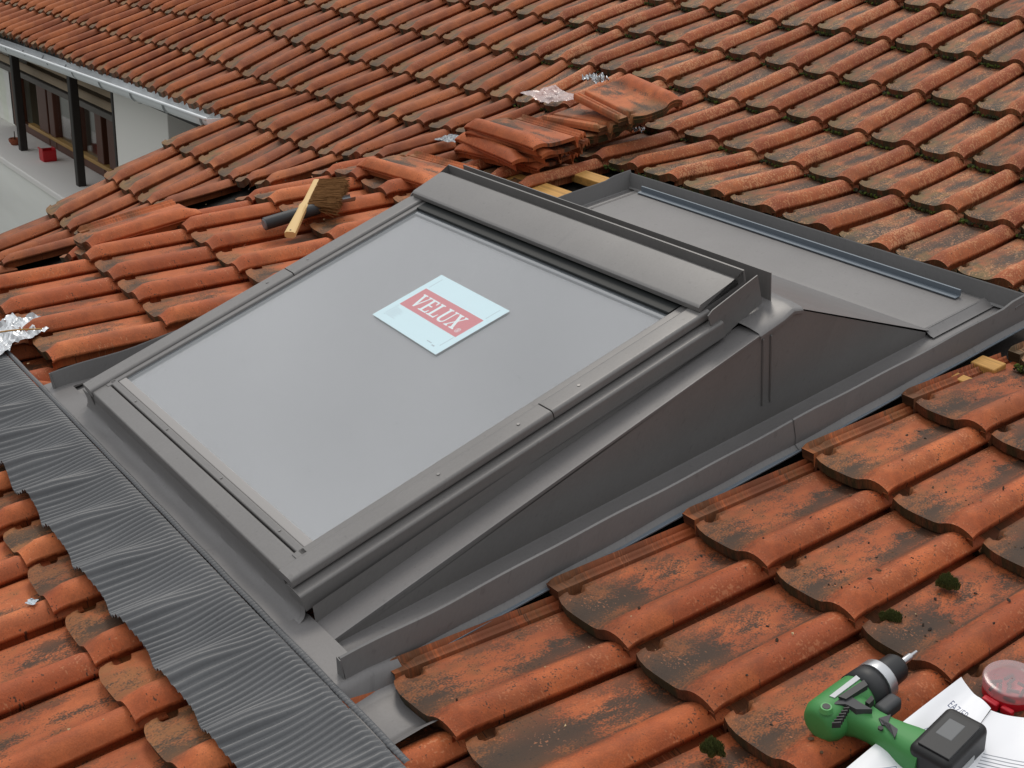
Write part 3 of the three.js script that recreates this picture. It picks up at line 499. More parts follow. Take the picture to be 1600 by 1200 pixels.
{
  const zp = zg - 0.30, zw = zg - 0.52;
  const base = hitV(133, 294, zp), yl = base.y;                    // ledge height at the foot of the posts
  const house = thingW('house_wing', new THREE.Vector3(hitV(180, 200, zp).x, yl - 0.6, zw), 'white rendered house wing with brown windows under the eave', 'house');
  const hp = (n, g, m, par) => { g.translate(-house.position.x, -house.position.y, -house.position.z); return part(n, g, m, par || house); };
  const box = (x0, x1, y0, y1, z0, z1, r = 0.006) => { const g = new RoundedBoxGeometry(Math.abs(x1 - x0), Math.abs(y1 - y0), Math.abs(z1 - z0), 1, Math.min(r, Math.abs(z1 - z0) / 2.2, Math.abs(y1 - y0) / 2.2, Math.abs(x1 - x0) / 2.2)); g.translate((x0 + x1) / 2, (y0 + y1) / 2, (z0 + z1) / 2); return g; };
  const wt = dataTex(256, 256, (u, v, x, y) => { const n = fbm(u * 5, v * 9, 401, 4), d = fbm(u * 16, v * 2, 405, 4), g = ss(0.5, 0.75, d) * 0.5, k = 0.9 + 0.16 * n; return [236 * k - 16 * g, 236 * k - 8 * g, 230 * k - 24 * g]; }, true);
  const white = std(0xffffff, 0.85, { map: wt }), brown = std(0x56301f, 0.45), dark = std(0x241d19, 0.5), beige = std(0xa28f76, 0.7), ochre = std(0xb08a4e, 0.6);
  const X = (x, y, z) => hitV(x, y, z).x, Y = (x, y, z) => hitV(x, y, z).y;
  const yTop = eaveW.y - 0.03, xr = X(262, 200, zp), xpl = X(181, 210, zp);
  // pier in front, parapet, ledge, wall behind
  const pier = hp('pier', box(xpl, xr, yl - 1.5, yTop, zp - 0.2, zp), std(0xeeece6, 0.85));
  hp('pier_edge', box(xpl - 0.035, xpl - 0.001, yl, yTop, zp - 0.03, zp + 0.006), dark);
  const lf = hitH(95, 310, yl), l2 = hitH(0, 236, yl), zl = (lf.z + l2.z) / 2;
  hp('ledge', box(-14, xr + 0.02, yl - 0.05, yl, zw - 0.02, zl + 0.02, 0.01), std(0xe2dfda, 0.8));
  hp('parapet', box(-14, xr, yl - 2.5, yl - 0.051, zl - 0.15, zl), white);
  hp('soffit', box(-14, X(315, 190, zg) + 0.3, yTop, yTop + 0.03, zw - 0.3, zg - 0.13), std(0x3a2e27, 0.8));
  hp('fascia', box(-14, X(318, 188, zg), yTop - 0.02, yTop + 0.11, zg - 0.16, zg - 0.131), std(0x33302e, 0.7));
  hp('return_wall', box(xr + 0.001, xr + 1.2, yl - 2.5, yTop, zw - 0.1, zw), std(0x4a2a22, 0.7));
  const xw0 = X(22, 180, zw), xw1 = X(179, 230, zw), yh = Y(100, 150, zw), sb = Y(150, 172, zw);
  hp('wall_left', box(-14, xw0, yl, yTop, zw - 0.15, zw), white); house.children[house.children.length - 1].name = 'wall';
  // roller shutter: slats
  const shutter = new THREE.Group(); shutter.name = 'roller_shutter'; house.add(shutter);
  const ysb = Y(120, 158, zw + 0.06), nS = 4, hS = (yTop - ysb) / nS;
  for (let k = 0; k < nS; k++) { const g = new THREE.CylinderGeometry(hS * 0.56, hS * 0.56, Math.abs(xpl + 14), 14, 1, false, 0, Math.PI); g.rotateZ(Math.PI / 2); g.scale(1, 1, 0.45); g.rotateX(Math.PI / 2 * 0); const o = g; o.translate((-14 + xpl) / 2, ysb + hS * (k + 0.5), zw + 0.055); hp('slat', o, beige, shutter); }
  hp('lintel', box(-14, xpl, ysb - 0.035, ysb + 0.01, zw - 0.05, zw + 0.05), std(0x6b6660, 0.7));
  // windows: frame, sashes, panes, ochre sill strips
  const room = std(0xb5a898, 0.9), glassW = new THREE.MeshPhysicalMaterial({ color: 0xffffff, roughness: 0.03, transmission: 1, thickness: 0, ior: 1.6 });
  const win1 = new THREE.Group(); win1.name = 'window'; house.add(win1);
  for (const bx of [[xw0 - 0.4, xpl + 0.4, yl - 0.3, ysb + 0.3, zw - 1.6, zw - 1.58], [xw0 - 0.42, xw0 - 0.4, yl - 0.3, ysb + 0.3, zw - 1.58, zw - 0.16], [xpl + 0.4, xpl + 0.42, yl - 0.3, ysb + 0.3, zw - 1.58, zw - 0.16], [xw0 - 0.4, xpl + 0.4, ysb + 0.28, ysb + 0.3, zw - 1.58, zw - 0.06], [xw0 - 0.4, xpl + 0.4, yl - 0.3, yl - 0.28, zw - 1.58, zw - 0.06]]) hp('room_wall', box(...bx), room, win1);
  const fr = [[24, 36], [64, 78], [80, 88], [112, 124], [150, 160], [168, 181]];
  for (const [a, b] of fr) hp('frame_post', box(X(a, 220, zw), X(b, 225, zw), yl + 0.01, ysb, zw - 0.06, zw), brown, win1);
  hp('frame_rail', box(xw0, xpl, yl + 0.001, yl + 0.07, zw - 0.055, zw - 0.005), brown, win1);
  hp('sill_strip', box(X(50, 230, zw), xpl, yl + 0.07, yl + 0.10, zw - 0.04, zw + 0.012), ochre, win1);
  for (const [a, b] of [[88, 112], [124, 150]]) hp('pane', box(X(a, 220, zw), X(b, 225, zw), yl + 0.1, ysb, zw - 0.035, zw - 0.03, 0.001), glassW, win1);
  hp('pale_handle', box(X(46, 190, zw), X(52, 192, zw), Y(48, 200, zw), Y(48, 184, zw), zw - 0.1, zw - 0.08), std(0xd0ccc4, 0.5), win1);
  for (const [x0, y0] of [[39, 255], [127, 290]]) { const px = X(x0, y0, zp); hp('post', box(px - 0.03, px + 0.03, yl, yTop, zp - 0.028, zp + 0.028), dark); }
  // red crate and clay pot on the ledge
  const rc = hitH(63, 252, yl);
  const crate = thingW('red_crate', new THREE.Vector3(rc.x, yl + 0.001, rc.z - 0.06), 'small bright red plastic box on the white window ledge', 'box');
  const cg = (n, x0, x1, y0, y1, z0, z1, m) => part(n, box(x0, x1, y0, y1, z0, z1, 0.004), m, crate), red = std(0xb3121c, 0.45);
  const cw = 0.05, chh = 0.085; cg('base', -cw, cw, 0, 0.008, -cw, cw, red); cg('side', -cw, -cw + 0.008, 0.0085, chh, -cw, cw, red); cg('side', cw - 0.008, cw, 0.0085, chh, -cw, cw, red); cg('front', -cw + 0.009, cw - 0.009, 0.0085, chh, cw - 0.008, cw, red); cg('back', -cw + 0.009, cw - 0.009, 0.0085, chh * 1.15, -cw, -cw + 0.008, red); cg('rim', -cw - 0.005, cw + 0.005, chh + 0.0005, chh + 0.012, cw - 0.006, cw + 0.005, red);
  const pp = hitH(24, 226, yl);
  const pot = thingW('clay_pot', new THREE.Vector3(pp.x, yl + 0.001, pp.z), 'small brown clay pot on the ledge beside the left post', 'pot');
  part('pot', new THREE.LatheGeometry([[0.001, 0], [0.03, 0], [0.045, 0.025], [0.048, 0.045], [0.042, 0.05], [0.038, 0.04], [0.001, 0.035]].map(p => new THREE.Vector2(...p)), 20), std(0x8a4426, 0.7), pot);
  part('dry_stem', new THREE.CylinderGeometry(0.003, 0.005, 0.07, 6).translate(0.005, 0.07, 0), std(0x3b2a1c, 0.9), pot);
}

// ---------------------------------------------------------------- loose tiles
const lm = tileMats.C, qe = (yaw, pitch = 0, roll = 0) => new THREE.Quaternion().setFromEuler(new THREE.Euler(pitch, yaw, roll, 'YXZ'));
// a free tile: origin at its middle, roll edge on its right, nose towards +z (down the slope) before turning
function looseTile(label, pos, turn, mat, group, sc = 1) {
  const g = thing('loose_tile', pos, label, 'roof tile', group, turn);
  part('clay_tile', tileGeo((a, b) => [(a - 0.45) * 0.205 * sc, (b - 0.55) * 0.345 * sc, 0.018 * b], true, true, true), mat, g);
  return g;
}
const at = (x, y, dz) => { const h = hit(x, y, dz); return h; };
const H = Math.PI / 2;
looseTile('single clay tile laid crosswise near the hood, below the stacks', at(645, 262, 0.05), qe(-H + 0.12, 0.03, 0.02), lm[3]);
looseTile('bottom tile of the stack standing next to the skylight hood', at(800, 236, 0.045), qe(-H + 0.22, 0.0, 0.02), lm[7]);
looseTile('middle tile of the stack standing next to the skylight hood', at(792, 226, 0.075), qe(-H - 0.08, 0.03, 0.03), lm[10]);
looseTile('second tile from the top of the stack next to the hood', at(816, 214, 0.102), qe(-H + 0.12, -0.02, 0.02), lm[2]);
looseTile('uppermost tile of the stack next to the hood', at(812, 204, 0.128), qe(-H + 0.03, 0.02, 0.02), lm[5]);
looseTile('lowest tile of the propped heap with its nose hanging over', at(918, 194, 0.055), qe(H - 0.28, -0.05, 0.06), lm[9]);
looseTile('hollow side up tile in the middle of the propped heap', at(942, 178, 0.095), qe(H - 0.05, -0.05, 0.04), lm[0]);
looseTile('top tile of the propped heap, its roll against the sky side', at(985, 154, 0.155), qe(H - 0.22, 0.06, 0.1), lm[6]);
looseTile('stray tile resting crooked on the re-laid tiles beside the house edge', at(205, 352, 0.055), qe(0.03, 0.03, 0.02), lm[4]);
// foil and plastic scraps caught in the heap
function crumple(name, label, cat, pos, w, d, hgt, mat, seed, yaw = 0, n = 18) {
  const g = thing(name, pos, label, cat, undefined, qe(yaw)); const r = rng(seed), ox = r() * 50;
  const geo = gridGeo(n, n, (i, j) => { const u = i / n - 0.5, v = j / n - 0.5, e = 1 - 0.25 * vn(Math.atan2(v, u) * 2 + 9, 3, seed); const k = Math.abs(fbm(u * 5 + ox, v * 5, seed, 3) - 0.5) * 2, s = Math.abs(vn(u * 9, v * 9 + ox, seed + 5) - 0.5); return new THREE.Vector3(u * w * e + (k - 0.3) * 0.01, hgt * (k * 0.8 + s * 0.6), v * d * e + (s - 0.25) * 0.01); });
  part('sheet', geo.toNonIndexed(), mat, g); g.children[0].geometry.computeVertexNormals(); return g;
}
crumple('foil_scrap', 'crumpled silver foil lying at the end of the pleated apron', 'foil', at(12, 528, 0.03), 0.2, 0.26, 0.045, M.foil, 31, 0.5, 26);
crumple('foil_scrap', 'bright foil scrap poking out behind the propped heap of tiles', 'foil', at(932, 128, 0.12), 0.12, 0.07, 0.05, M.foil, 33);
crumple('foil_scrap', 'small shiny foil tag under the nose of the heaped tiles', 'foil', at(998, 206, 0.06), 0.05, 0.04, 0.03, M.foil, 35, 0.4, 10);
crumple('felt_scrap', 'grey flashing offcut trapped below the stack of tiles', 'offcut', at(708, 218, 0.045), 0.13, 0.08, 0.012, std(0x8b9094, 0.5, { side: THREE.DoubleSide, metalness: 0.3 }), 37, 0.2);
crumple('plastic_sheet', 'translucent mauve plastic film between the two tile stacks', 'film', at(862, 150, 0.07), 0.26, 0.17, 0.016, new THREE.MeshPhysicalMaterial({ color: 0xd9c2be, roughness: 0.25, transmission: 0.5, thickness: 0, side: THREE.DoubleSide }), 39, -0.2);
crumple('paper_scrap', 'tiny pale scrap on the tiles below the apron', 'scrap', at(50, 941, 0.02), 0.022, 0.018, 0.004, std(0xb9c4cc, 0.6, { side: THREE.DoubleSide }), 41, 0.5, 8);
{ // twig across the foil
  const a = loc(...at(-20, 522, 0.085)), b = loc(...at(66, 514, 0.07)); const base = at(20, 520, 0.0); const t = thing('twig', base, 'thin dry reed lying across the silver foil', 'twig');
  partR('stem', new THREE.TubeGeometry(new THREE.CatmullRomCurve3([a, a.clone().lerp(b, 0.5).add(new THREE.Vector3(0, 0.004, 0)), b]), 12, 0.0025, 6), std(0xb48a52, 0.8), t);
}
// ---------------------------------------------------------------- hand brush and hand tool
{
  const P0 = at(453, 367, 0.06), P1 = at(494, 283, 0.095), mid = at(478, 320, 0.08);
  const br = thing('hand_brush', mid, 'hand brush with pale wooden handle and brown bristles', 'brush');
  const A = loc(...P0), B = loc(...P1), d = B.clone().sub(A).normalize(), ln = A.distanceTo(B);
  const side = loc(0.80, 0.55, -0.12).normalize(), nrm = new THREE.Vector3().crossVectors(side, d).normalize(); side.crossVectors(d, nrm).normalize();
  const N = 16, secs = []; for (let k = 0; k <= N; k++) { const t = k / N, w = t < 0.5 ? lerp(0.018, 0.014, ss(0, 0.42, t)) : 0.0155, th = t < 0.55 ? 0.0115 : 0.008, kink = t > 0.5 ? 0.006 * ss(0.5, 0.6, t) : 0, c = A.clone().addScaledVector(d, t * ln).addScaledVector(side, kink); const o = []; for (let q = 0; q < 8; q++) { const a = (q + 0.5) / 8 * Math.PI * 2, sx = Math.sign(Math.cos(a)) * Math.pow(Math.abs(Math.cos(a)), 0.6), sy = Math.sign(Math.sin(a)) * Math.pow(Math.abs(Math.sin(a)), 0.6); o.push(c.clone().addScaledVector(side, sx * w).addScaledVector(nrm, sy * th)); } secs.push(o); }
  partR('handle', crease(loft(secs, true, true)), std(0xd8b57a, 0.6), br);
  const hole = new THREE.CylinderGeometry(0.0028, 0.0028, 0.001, 10); { const q = new THREE.Quaternion().setFromUnitVectors(new THREE.Vector3(0, 1, 0), nrm); hole.applyQuaternion(q); const c = A.clone().addScaledVector(d, 0.012).addScaledVector(nrm, 0.0116 * (nrm.y > 0 ? 1 : -1)); hole.translate(c.x, c.y, c.z); } partR('hang_hole', hole, M.black, br);
  const brg = [], r = rng(77), bl = 0.1; for (let k = 0; k < 900; k++) { const t = lerp(0.52, 1.0, r()), s0 = A.clone().addScaledVector(d, t * ln).addScaledVector(side, 0.012).addScaledVector(nrm, (r() - 0.5) * 0.022), fan = (t - 0.76) * 0.35 + (r() - 0.5) * 0.22, e = s0.clone().addScaledVector(side, bl * (0.86 + 0.2 * r())).addScaledVector(d, fan * 0.12).addScaledVector(nrm, (r() - 0.5) * 0.035); e.y -= 0.012 * r(); const m = s0.clone().lerp(e, 0.5).addScaledVector(nrm, (r() - 0.5) * 0.01); brg.push(loft([s0, m, e].map((p, q) => { const w = 0.0011; return [p.clone().addScaledVector(d, w), p.clone().addScaledVector(nrm, w), p.clone().addScaledVector(d, -w)]; }), true)); }
  const bs = partR('bristles', mergeGeometries(brg), std(0x7d5427, 0.8), br); bs.userData.kind = 'stuff';
  const a = loc(...at(413, 350, 0.062)), b = loc(...at(497, 325, 0.062)), c2 = loc(...at(552, 312, 0.058));
  const tool = thing('hand_tool', at(470, 335, 0.0), 'black gripped hand tool with metal scoop end under the brush', 'tool');
  partR('grip', new THREE.TubeGeometry(new THREE.LineCurve3(a, b), 8, 0.021, 18), std(0x2d2e31, 0.55), tool);
  const dir = b.clone().sub(a).normalize(); const cap = new THREE.CylinderGeometry(0.021, 0.0145, 0.006, 18); cap.applyQuaternion(new THREE.Quaternion().setFromUnitVectors(new THREE.Vector3(0, 1, 0), dir)); cap.translate(a.x, a.y, a.z); partR('grip_cap', cap, std(0x6f7276, 0.4), tool);
  const sc = []; for (let k = 0; k <= 8; k++) { const p = b.clone().lerp(c2, k / 8), R2 = lerp(0.009, 0.02, ss(0.3, 1, k / 8)), o = []; const sd = new THREE.Vector3(0, 1, 0).cross(dir).normalize(); for (let q = 0; q <= 10; q++) { const an = lerp(-0.2, Math.PI + 0.2, q / 10); o.push(p.clone().addScaledVector(sd, Math.cos(an) * R2).add(new THREE.Vector3(0, 0.012 - Math.sin(an) * R2 * 0.8, 0))); } sc.push(o); }
  partR('scoop', crease(loft(sc, false)), std(0x7d7f82, 0.35, { metalness: 0.8, side: THREE.DoubleSide }), tool);
}
// ---------------------------------------------------------------- cordless drill, leaflet, bit box
const tubeAlong = (pts, rad, segs = 24) => { // lathe along an axis; pts: list of [t, r]
  const o = new THREE.LatheGeometry(pts.map(([t, r]) => new THREE.Vector2(Math.max(r, 0.0005), t)), segs); return o; };
{
  const z = 0.055, V = (x, y, dz = z) => loc(...hit(x, y, dz));
  const rear = V(1285, 1128), tip = V(1432, 1018, z), ax = tip.clone().sub(rear).normalize();
  const drill = thing('cordless_drill', hit(1350, 1110, 0.0), 'green and black cordless drill driver lying beside the leaflet', 'drill');
  const up0 = new THREE.Vector3(0, 1, 0), sd = new THREE.Vector3().crossVectors(ax, up0).normalize(), up = new THREE.Vector3().crossVectors(sd, ax).normalize();
  const green = std(0x438a49, 0.55), dk = std(0x2c2d2f, 0.5), dk2 = std(0x3d3e41, 0.6), silver = std(0xc3c5c8, 0.3, { metalness: 0.8 });
  const L = rear.distanceTo(tip);
  const along = (g) => { g.applyQuaternion(new THREE.Quaternion().setFromUnitVectors(up0, ax)); g.translate(rear.x, rear.y, rear.z); return g; };
  const R = 0.0345;
  let lastP; const body = along(tubeAlong([[-0.014, 0], [-0.014, R * 0.55], [-0.009, R * 0.82], [0.004, R], [L * 0.28, R], [L * 0.4, R * 0.98], [L * 0.44, R * 0.86], [L * 0.445, 0]], 36));
  const housing = partR('motor_housing', body, green, drill, drill);
  partR('gear_housing', along(tubeAlong([[L * 0.36, 0], [L * 0.36, R * 1.03], [L * 0.48, R * 1.0], [L * 0.52, R * 0.93], [L * 0.52, 0]], 36)), dk, drill);
  partR('torque_ring', along(tubeAlong([[L * 0.522, 0], [L * 0.522, R * 0.97], [L * 0.53, R * 1.0], [L * 0.60, R * 0.98], [L * 0.61, R * 0.93], [L * 0.61, 0]], 36)), silver, drill);
  partR('chuck', along(tubeAlong([[L * 0.612, 0], [L * 0.612, R * 0.7], [L * 0.625, R * 0.72], [L * 0.77, R * 0.66], [L * 0.80, R * 0.52], [L * 0.81, R * 0.36], [L * 0.81, 0]], 30)), std(0x202123, 0.45), drill);
  partR('bit', along(tubeAlong([[L * 0.812, 0], [L * 0.812, 0.0055], [L * 0.93, 0.0055], [L * 0.932, 0.0035], [L * 1.0, 0.0025], [L * 1.0, 0]], 6)), silver, drill);
  // handle: swept rounded section from the housing to the battery
  const h0 = V(1322, 1112), h1 = V(1408, 1160), hd = h1.clone().sub(h0).normalize(), hs = new THREE.Vector3().crossVectors(hd, up).normalize();
  const sec = (c, w, t) => { const o = []; for (let k = 0; k < 24; k++) { const a = k / 24 * Math.PI * 2, p = 0.75, cx = Math.sign(Math.cos(a)) * Math.abs(Math.cos(a)) ** p, sy = Math.sign(Math.sin(a)) * Math.abs(Math.sin(a)) ** p; o.push(c.clone().addScaledVector(hs, cx * w).addScaledVector(up, sy * t)); } return o; };
  const HL = h0.distanceTo(h1), hw = [[-0.1, 0.036, 0.03], [0.12, 0.033, 0.03], [0.3, 0.025, 0.0255], [0.5, 0.0225, 0.024], [0.75, 0.0235, 0.0245], [0.95, 0.026, 0.0265], [1.15, 0.03, 0.029], [1.45, 0.034, 0.031]];
  const handle = partR('handle', crease(loft(hw.map(([t, w, th]) => sec(h0.clone().addScaledVector(hd, t * HL), w, th)), true, true)), green, drill);
  // rubber patches and vents standing proud of the housing
  const lay = (pts, lift, th, m, name, par = housing) => { const P = pts.map(([x, y]) => V(x, y, z + lift)); const g = loft([P, P.map(p => p.clone().addScaledVector(up, -th))], true, true); partR(name, crease(g), m, par, drill); };
  lay([[1298, 1085], [1312, 1096], [1330, 1088], [1345, 1098], [1363, 1108], [1338, 1108], [1322, 1100], [1304, 1100]], 0.0335, 0.02, dk2, 'rubber_grip');
  lay([[1373, 1122], [1392, 1116], [1388, 1128], [1404, 1140], [1398, 1152], [1391, 1132], [1378, 1132]], 0.0262, 0.012, dk2, 'rubber_grip', handle);
  for (let k = 0; k < 7; k++) { const x0 = 1300 + k * 3.6, y0 = 1128 - k * 4.6; lay([[x0, y0], [x0 + 14 - k, y0 - 1], [x0 + 14 - k, y0 + 1.2], [x0, y0 + 1.8]], 0.036 - 0.0005 * k, 0.01, M.black, 'vent_slot'); }
  { const c = V(1291, 1107, z + 0.0335), g = new THREE.CylinderGeometry(0.0085, 0.0105, 0.008, 20); g.translate(c.x, c.y, c.z); partR('brush_cap', g, std(0x5aa25e, 0.5), housing, drill); const g2 = new THREE.CylinderGeometry(0.006, 0.006, 0.0012, 18); g2.translate(c.x, c.y + 0.0042, c.z); partR('cap_slot', g2, dk, housing, drill); }
  lay([[1296, 1087], [1338, 1055], [1344, 1060], [1304, 1090]], 0.036, 0.012, std(0xb9bcc0, 0.35), 'rating_label');
  lay([[1310, 1088], [1350, 1062], [1356, 1070], [1322, 1092]], 0.0372, 0.012, dk, 'name_plate');
  lay([[1352, 1096], [1362, 1086], [1366, 1092], [1358, 1100]], 0.036, 0.012, M.black, 'switch_button');
  { const c = V(1376, 1138, z + 0.0245), g = new THREE.CylinderGeometry(0.004, 0.004, 0.003, 14); g.translate(c.x, c.y, c.z); partR('screw', g, M.black, drill); }
  { const g = new RoundedBoxGeometry(0.024, 0.026, 0.045, 2, 0.008), q = new THREE.Quaternion().setFromRotationMatrix(new THREE.Matrix4().makeBasis(new THREE.Vector3().crossVectors(up, ax).normalize(), up, ax)); g.applyQuaternion(q); const c = V(1387, 1105, z); g.translate(c.x, c.y, c.z); partR('trigger', g, dk2, handle, drill); }
  // battery
  const by = up.clone(), bz = hd.clone().addScaledVector(by, -hd.dot(by)).normalize(), bx = new THREE.Vector3().crossVectors(by, bz).normalize();
  const bq = new THREE.Quaternion().setFromRotationMatrix(new THREE.Matrix4().makeBasis(bx, by, bz)), bc = V(1476, 1176, 0.052);
  const bb = (w, h, d, x, y, zz, m, n, r = 0.008) => { const g = new RoundedBoxGeometry(w, h, d, 3, r); g.translate(x, y, zz); g.applyQuaternion(bq); g.translate(bc.x, bc.y, bc.z); return partR(n, g, m, n === 'battery' ? drill : bat, drill); };
  let bat; bat = bb(0.112, 0.078, 0.066, 0, 0, 0.004, std(0x19191a, 0.5), 'battery', 0.012);
  bb(0.04, 0.004, 0.026, 0.006, 0.0405, 0.002, std(0x66686a, 0.55), 'battery_latch', 0.0018);
  bb(0.085, 0.003, 0.05, -0.004, 0.0405, 0.006, std(0x232426, 0.5), 'battery_ridge', 0.0014);
  bb(0.05, 0.03, 0.002, -0.01, -0.006, 0.0372, std(0xa9abac, 0.5), 'battery_label', 0.0008);
}
{
  const lf = thing('leaflet', hit(1500, 1140, 0.02), 'folded white instruction leaflet under the drill battery', 'leaflet');
  const cv = document.createElement('canvas'); cv.width = 512; cv.height = 1024; const x = cv.getContext('2d'); x.fillStyle = '#f0f1f5'; x.fillRect(0, 0, 512, 1024);
  x.fillStyle = '#23355f'; x.font = '74px sans-serif'; x.fillText('EAZ/ER', 120, 190);
  x.strokeStyle = '#7f8aa5'; x.lineWidth = 5; for (let k = 0; k < 7; k++) { x.beginPath(); x.moveTo(150 + k * 20, 420); x.lineTo(210 + k * 16, 300 + k * 8); x.lineTo(300 - k * 6, 400 + k * 6); x.stroke(); }
  for (let k = 0; k < 7; k++) { x.beginPath(); x.moveTo(130 + k * 20, 840); x.lineTo(210 + k * 16, 720 + k * 8); x.lineTo(330 - k * 6, 810 + k * 6); x.stroke(); } x.fillStyle = '#2b3f86'; x.fillRect(150, 880, 330, 60); x.fillStyle = '#6f7688'; for (let k = 0; k < 9; k++) x.fillRect(90, 500 + k * 18, 240 + (k * 61) % 110, 5);
  const t = new THREE.CanvasTexture(cv); t.colorSpace = THREE.SRGBColorSpace;
  const cv2 = document.createElement('canvas'); cv2.width = 512; cv2.height = 512; const y = cv2.getContext('2d'); y.fillStyle = '#eff0f4'; y.fillRect(0, 0, 512, 512); y.fillStyle = '#cf2030'; y.fillRect(330, 60, 130, 60); y.fillStyle = '#ffffff'; y.font = 'bold 50px serif'; y.fillText('V', 338, 108); y.fillStyle = '#8c8f98'; for (let k = 0; k < 14; k++) y.fillRect(90, 190 + k * 15 + (k > 6 ? 26 : 0), 230 + (k * 53) % 90, 4);
  const t2 = new THREE.CanvasTexture(cv2); t2.colorSpace = THREE.SRGBColorSpace;
  const panel = (c, tex, n, sd) => { const q = c.map(([a, b, dz]) => hit(a, b, dz)), N = 16; const g = gridGeo(N, N, (i, j) => { const u = i / N, v = j / N, p = [0, 1, 2].map(k => lerp(lerp(q[0][k], q[1][k], u), lerp(q[3][k], q[2][k], u), v)); return loc(p[0], p[1], p[2] + 0.006 * (fbm(u * 2.5, v * 2.5, sd, 3) - 0.5) * 2 * Math.sin(Math.PI * Math.min(u * 1.0, 1)) + 0.004 * Math.sin(u * 5 + v * 3)); }, (i, j) => [i / N, j / N]); partR(n, g, std(0xffffff, 0.5, { map: tex, side: THREE.DoubleSide }), lf); };
  panel([[1296, 1222, 0.04], [1420, 1290, 0.04], [1548, 1110, 0.05], [1502, 1058, 0.062]], t, 'cover_panel', 91);
  panel([[1420, 1290, 0.04], [1760, 1330, 0.05], [1665, 1130, 0.05], [1548, 1110, 0.05]], t2, 'inner_panel', 95);
}
{
  const p = hit(1578, 1086, 0.012), bx = thing('bit_box', p, 'round red box with clear lid on the tiles near the leaflet', 'box');
  const red = std(0xc0182a, 0.4), lid = new THREE.MeshPhysicalMaterial({ color: 0xf3dedf, roughness: 0.15, transmission: 0.75, thickness: 0, ior: 1.45 });
  part('base', new THREE.LatheGeometry([[0.001, 0], [0.04, 0], [0.042, 0.003], [0.042, 0.019], [0.04, 0.019], [0.039, 0.005], [0.001, 0.004]].map(v => new THREE.Vector2(...v)), 36), red, bx);
  part('clear_lid', new THREE.LatheGeometry([[0.0435, 0.0195], [0.0435, 0.033], [0.041, 0.036], [0.027, 0.036], [0.026, 0.0345], [0.001, 0.0345]].map(v => new THREE.Vector2(...v)), 36), lid, bx);
  const ht = new RoundedBoxGeometry(0.026, 0.016, 0.012, 2, 0.003); ht.translate(-0.004, 0.009, 0.047); part('latch', ht, red, bx);
  const h3 = new RoundedBoxGeometry(0.02, 0.012, 0.01, 2, 0.003); h3.translate(0.022, 0.008, 0.042); part('latch', h3, red, bx);
  const r = rng(12); for (let k = 0; k < 10; k++) { const g = new THREE.CylinderGeometry(0.0028, 0.0028, 0.018, 6); g.rotateZ(Math.PI / 2); g.rotateY(r() * 6); g.translate((r() - 0.5) * 0.045, 0.009 + 0.012 * r(), (r() - 0.5) * 0.045); part('screw', g, std(0x38332e, 0.5, { metalness: 0.5 }), bx); }
}
// ---------------------------------------------------------------- moss and litter
function mossClump(label, x, y, R, seed) {
  const p = hit(x, y, 0.004), g = thing('moss_clump', p, label, 'moss'), r = rng(seed), P = [], I = [];
  for (let k = 0; k < 1500; k++) {
    const a = r() * 6.283, d = Math.sqrt(r()), q = R * d * (0.6 + 0.8 * vn(Math.cos(a) * 2 + 4, Math.sin(a) * 2 + 4, seed)), hgt = R * 0.26 * (1 - d * d) * (0.7 + 0.6 * r()) + 0.002, b = P.length / 3, w = 0.0016 + 0.0014 * r(), an = r() * 6.283, tx = (r() - 0.5) * 0.008, tz = (r() - 0.5) * 0.008, cx = Math.cos(a) * q, cz = Math.sin(a) * q;
    P.push(cx - Math.cos(an) * w, hgt - 0.006, cz - Math.sin(an) * w, cx + Math.cos(an) * w, hgt - 0.006, cz + Math.sin(an) * w, cx + tx, hgt + 0.004, cz + tz); I.push(b, b + 1, b + 2);
  }
  const geo = new THREE.BufferGeometry(); geo.setAttribute('position', new THREE.Float32BufferAttribute(P, 3)); geo.setIndex(I); geo.computeVertexNormals();
  const m = part('fronds', geo, std(0x4e5220, 0.95, { side: THREE.DoubleSide }), g); m.userData.kind = 'stuff';
  const core = new THREE.IcosahedronGeometry(R * 0.6, 2); core.scale(1, 0.25, 1); part('cushion', core, std(0x2c2f14, 1), g);
}
mossClump('dark green moss cushion in the tile pan, uphill of the drill', 1480, 910, 0.017, 5);
mossClump('smaller moss tuft against a tile nose, uphill of the drill', 1392, 964, 0.014, 6);
mossClump('moss patch in the joint between tiles left of the drill', 1116, 1168, 0.017, 7);
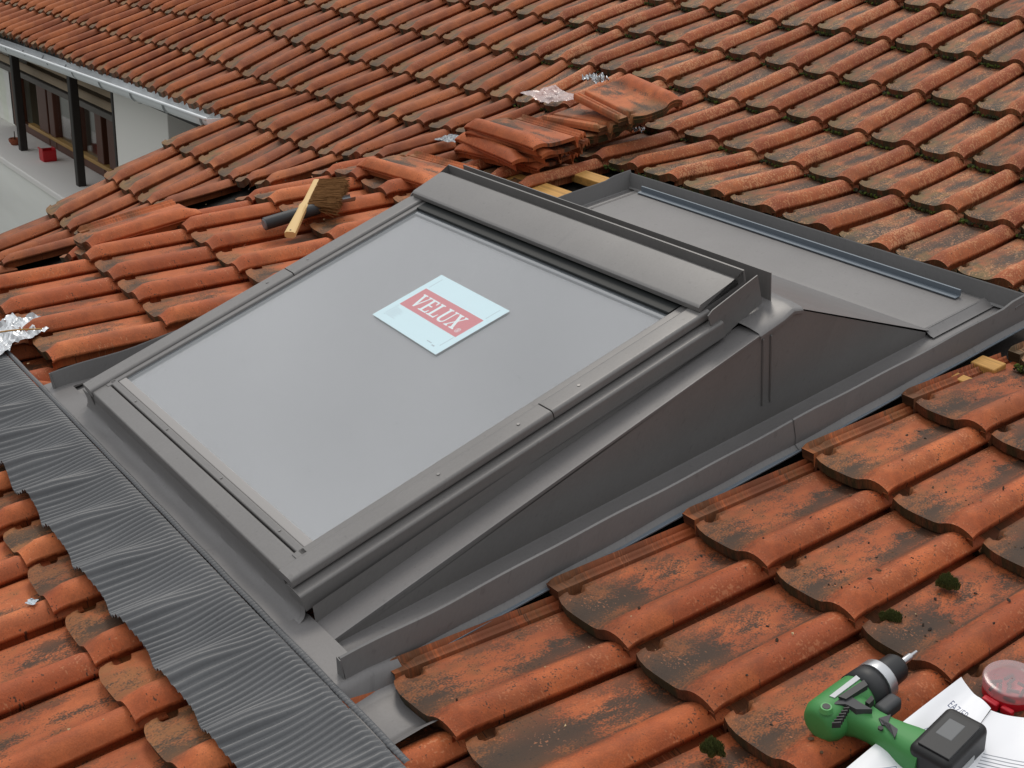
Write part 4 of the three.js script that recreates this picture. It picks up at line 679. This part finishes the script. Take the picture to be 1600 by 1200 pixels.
{
  const r = rng(99), src = list.filter(t => (t.set === 'N' || t.set === 'C') && t.map), n = 1500;
  const gs = [new THREE.IcosahedronGeometry(1, 0), new THREE.TetrahedronGeometry(1.2, 0)];
  const mk = (name, label, cat, cnt, g, sc, cols, pick) => {
    const im = new THREE.InstancedMesh(g, std(0xffffff, 0.95), cnt), m4 = new THREE.Matrix4(), q = new THREE.Quaternion();
    for (let k = 0; k < cnt; k++) {
      const t = pick[Math.floor(r() * pick.length)], a = r() < 0.75 ? 0.08 + 0.5 * r() : 0.6 + 0.35 * r(), cl = r(), b = 0.12 + 0.8 * (cl * cl), p = t.map(a, b), h = hTop(a, b) - 0.031 * b, s = sc * (0.35 + 1.1 * r() * r());
      q.setFromEuler(new THREE.Euler(r() * 0.6, r() * 6, r() * 0.6)); m4.compose(loc(p[0], p[1], p[2] + h + s * 0.15), q, new THREE.Vector3(s * (0.7 + 1.6 * r()), s * 0.4, s)); im.setMatrixAt(k, m4); im.setColorAt(k, new THREE.Color(cols[Math.floor(r() * cols.length)]));
    }
    im.name = name; im.quaternion.copy(qTH); scene.add(im); tag(im, label, cat, undefined, 'stuff');
  };
  const near = src.filter(t => t.set === 'N' && t.cx > 1000);
  mk('roof_litter', 'dark crumbs of soil and leaf litter strewn over the tiles', 'litter', 420, gs[0], 0.0032, ['#2c231b', '#3a2c20', '#5a4430', '#241d18'], near);
  mk('tile_chips', 'scattered small clay chips and grit on the tiles', 'grit', 420, gs[1], 0.0028, ['#8a4a2e', '#2e261f', '#6a5842', '#b9a27c'], src);
  const mossT = list.filter(t => t.set === 'T' && t.map && t.area > 900);
  const im = new THREE.InstancedMesh(gs[0], std(0xffffff, 1), 2600), m4 = new THREE.Matrix4(), q = new THREE.Quaternion();
  for (let k = 0; k < 2600; k++) { const t = mossT[Math.floor(r() ** 1.4 * mossT.length)], a = 0.05 + 0.55 * r(), p = t.map(a, 0.012 + 0.02 * r()), s = 0.0025 + 0.004 * r(); q.setFromEuler(new THREE.Euler(r() * 3, r() * 6, r() * 3)); m4.compose(loc(p[0], p[1] - 0.002, p[2] - 0.02 + 0.008 * r()), q, new THREE.Vector3(s * 1.3, s * 0.7, s)); im.setMatrixAt(k, m4); im.setColorAt(k, new THREE.Color(['#3a4618', '#2e3316', '#4c5a1c', '#2a2417'][Math.floor(r() * 4)])); }
  im.name = 'joint_moss'; im.quaternion.copy(qTH); scene.add(im); tag(im, 'thin green moss growing under the tile noses', 'moss', undefined, 'stuff');
}
shade(scene);
renderer.render(scene, camera);
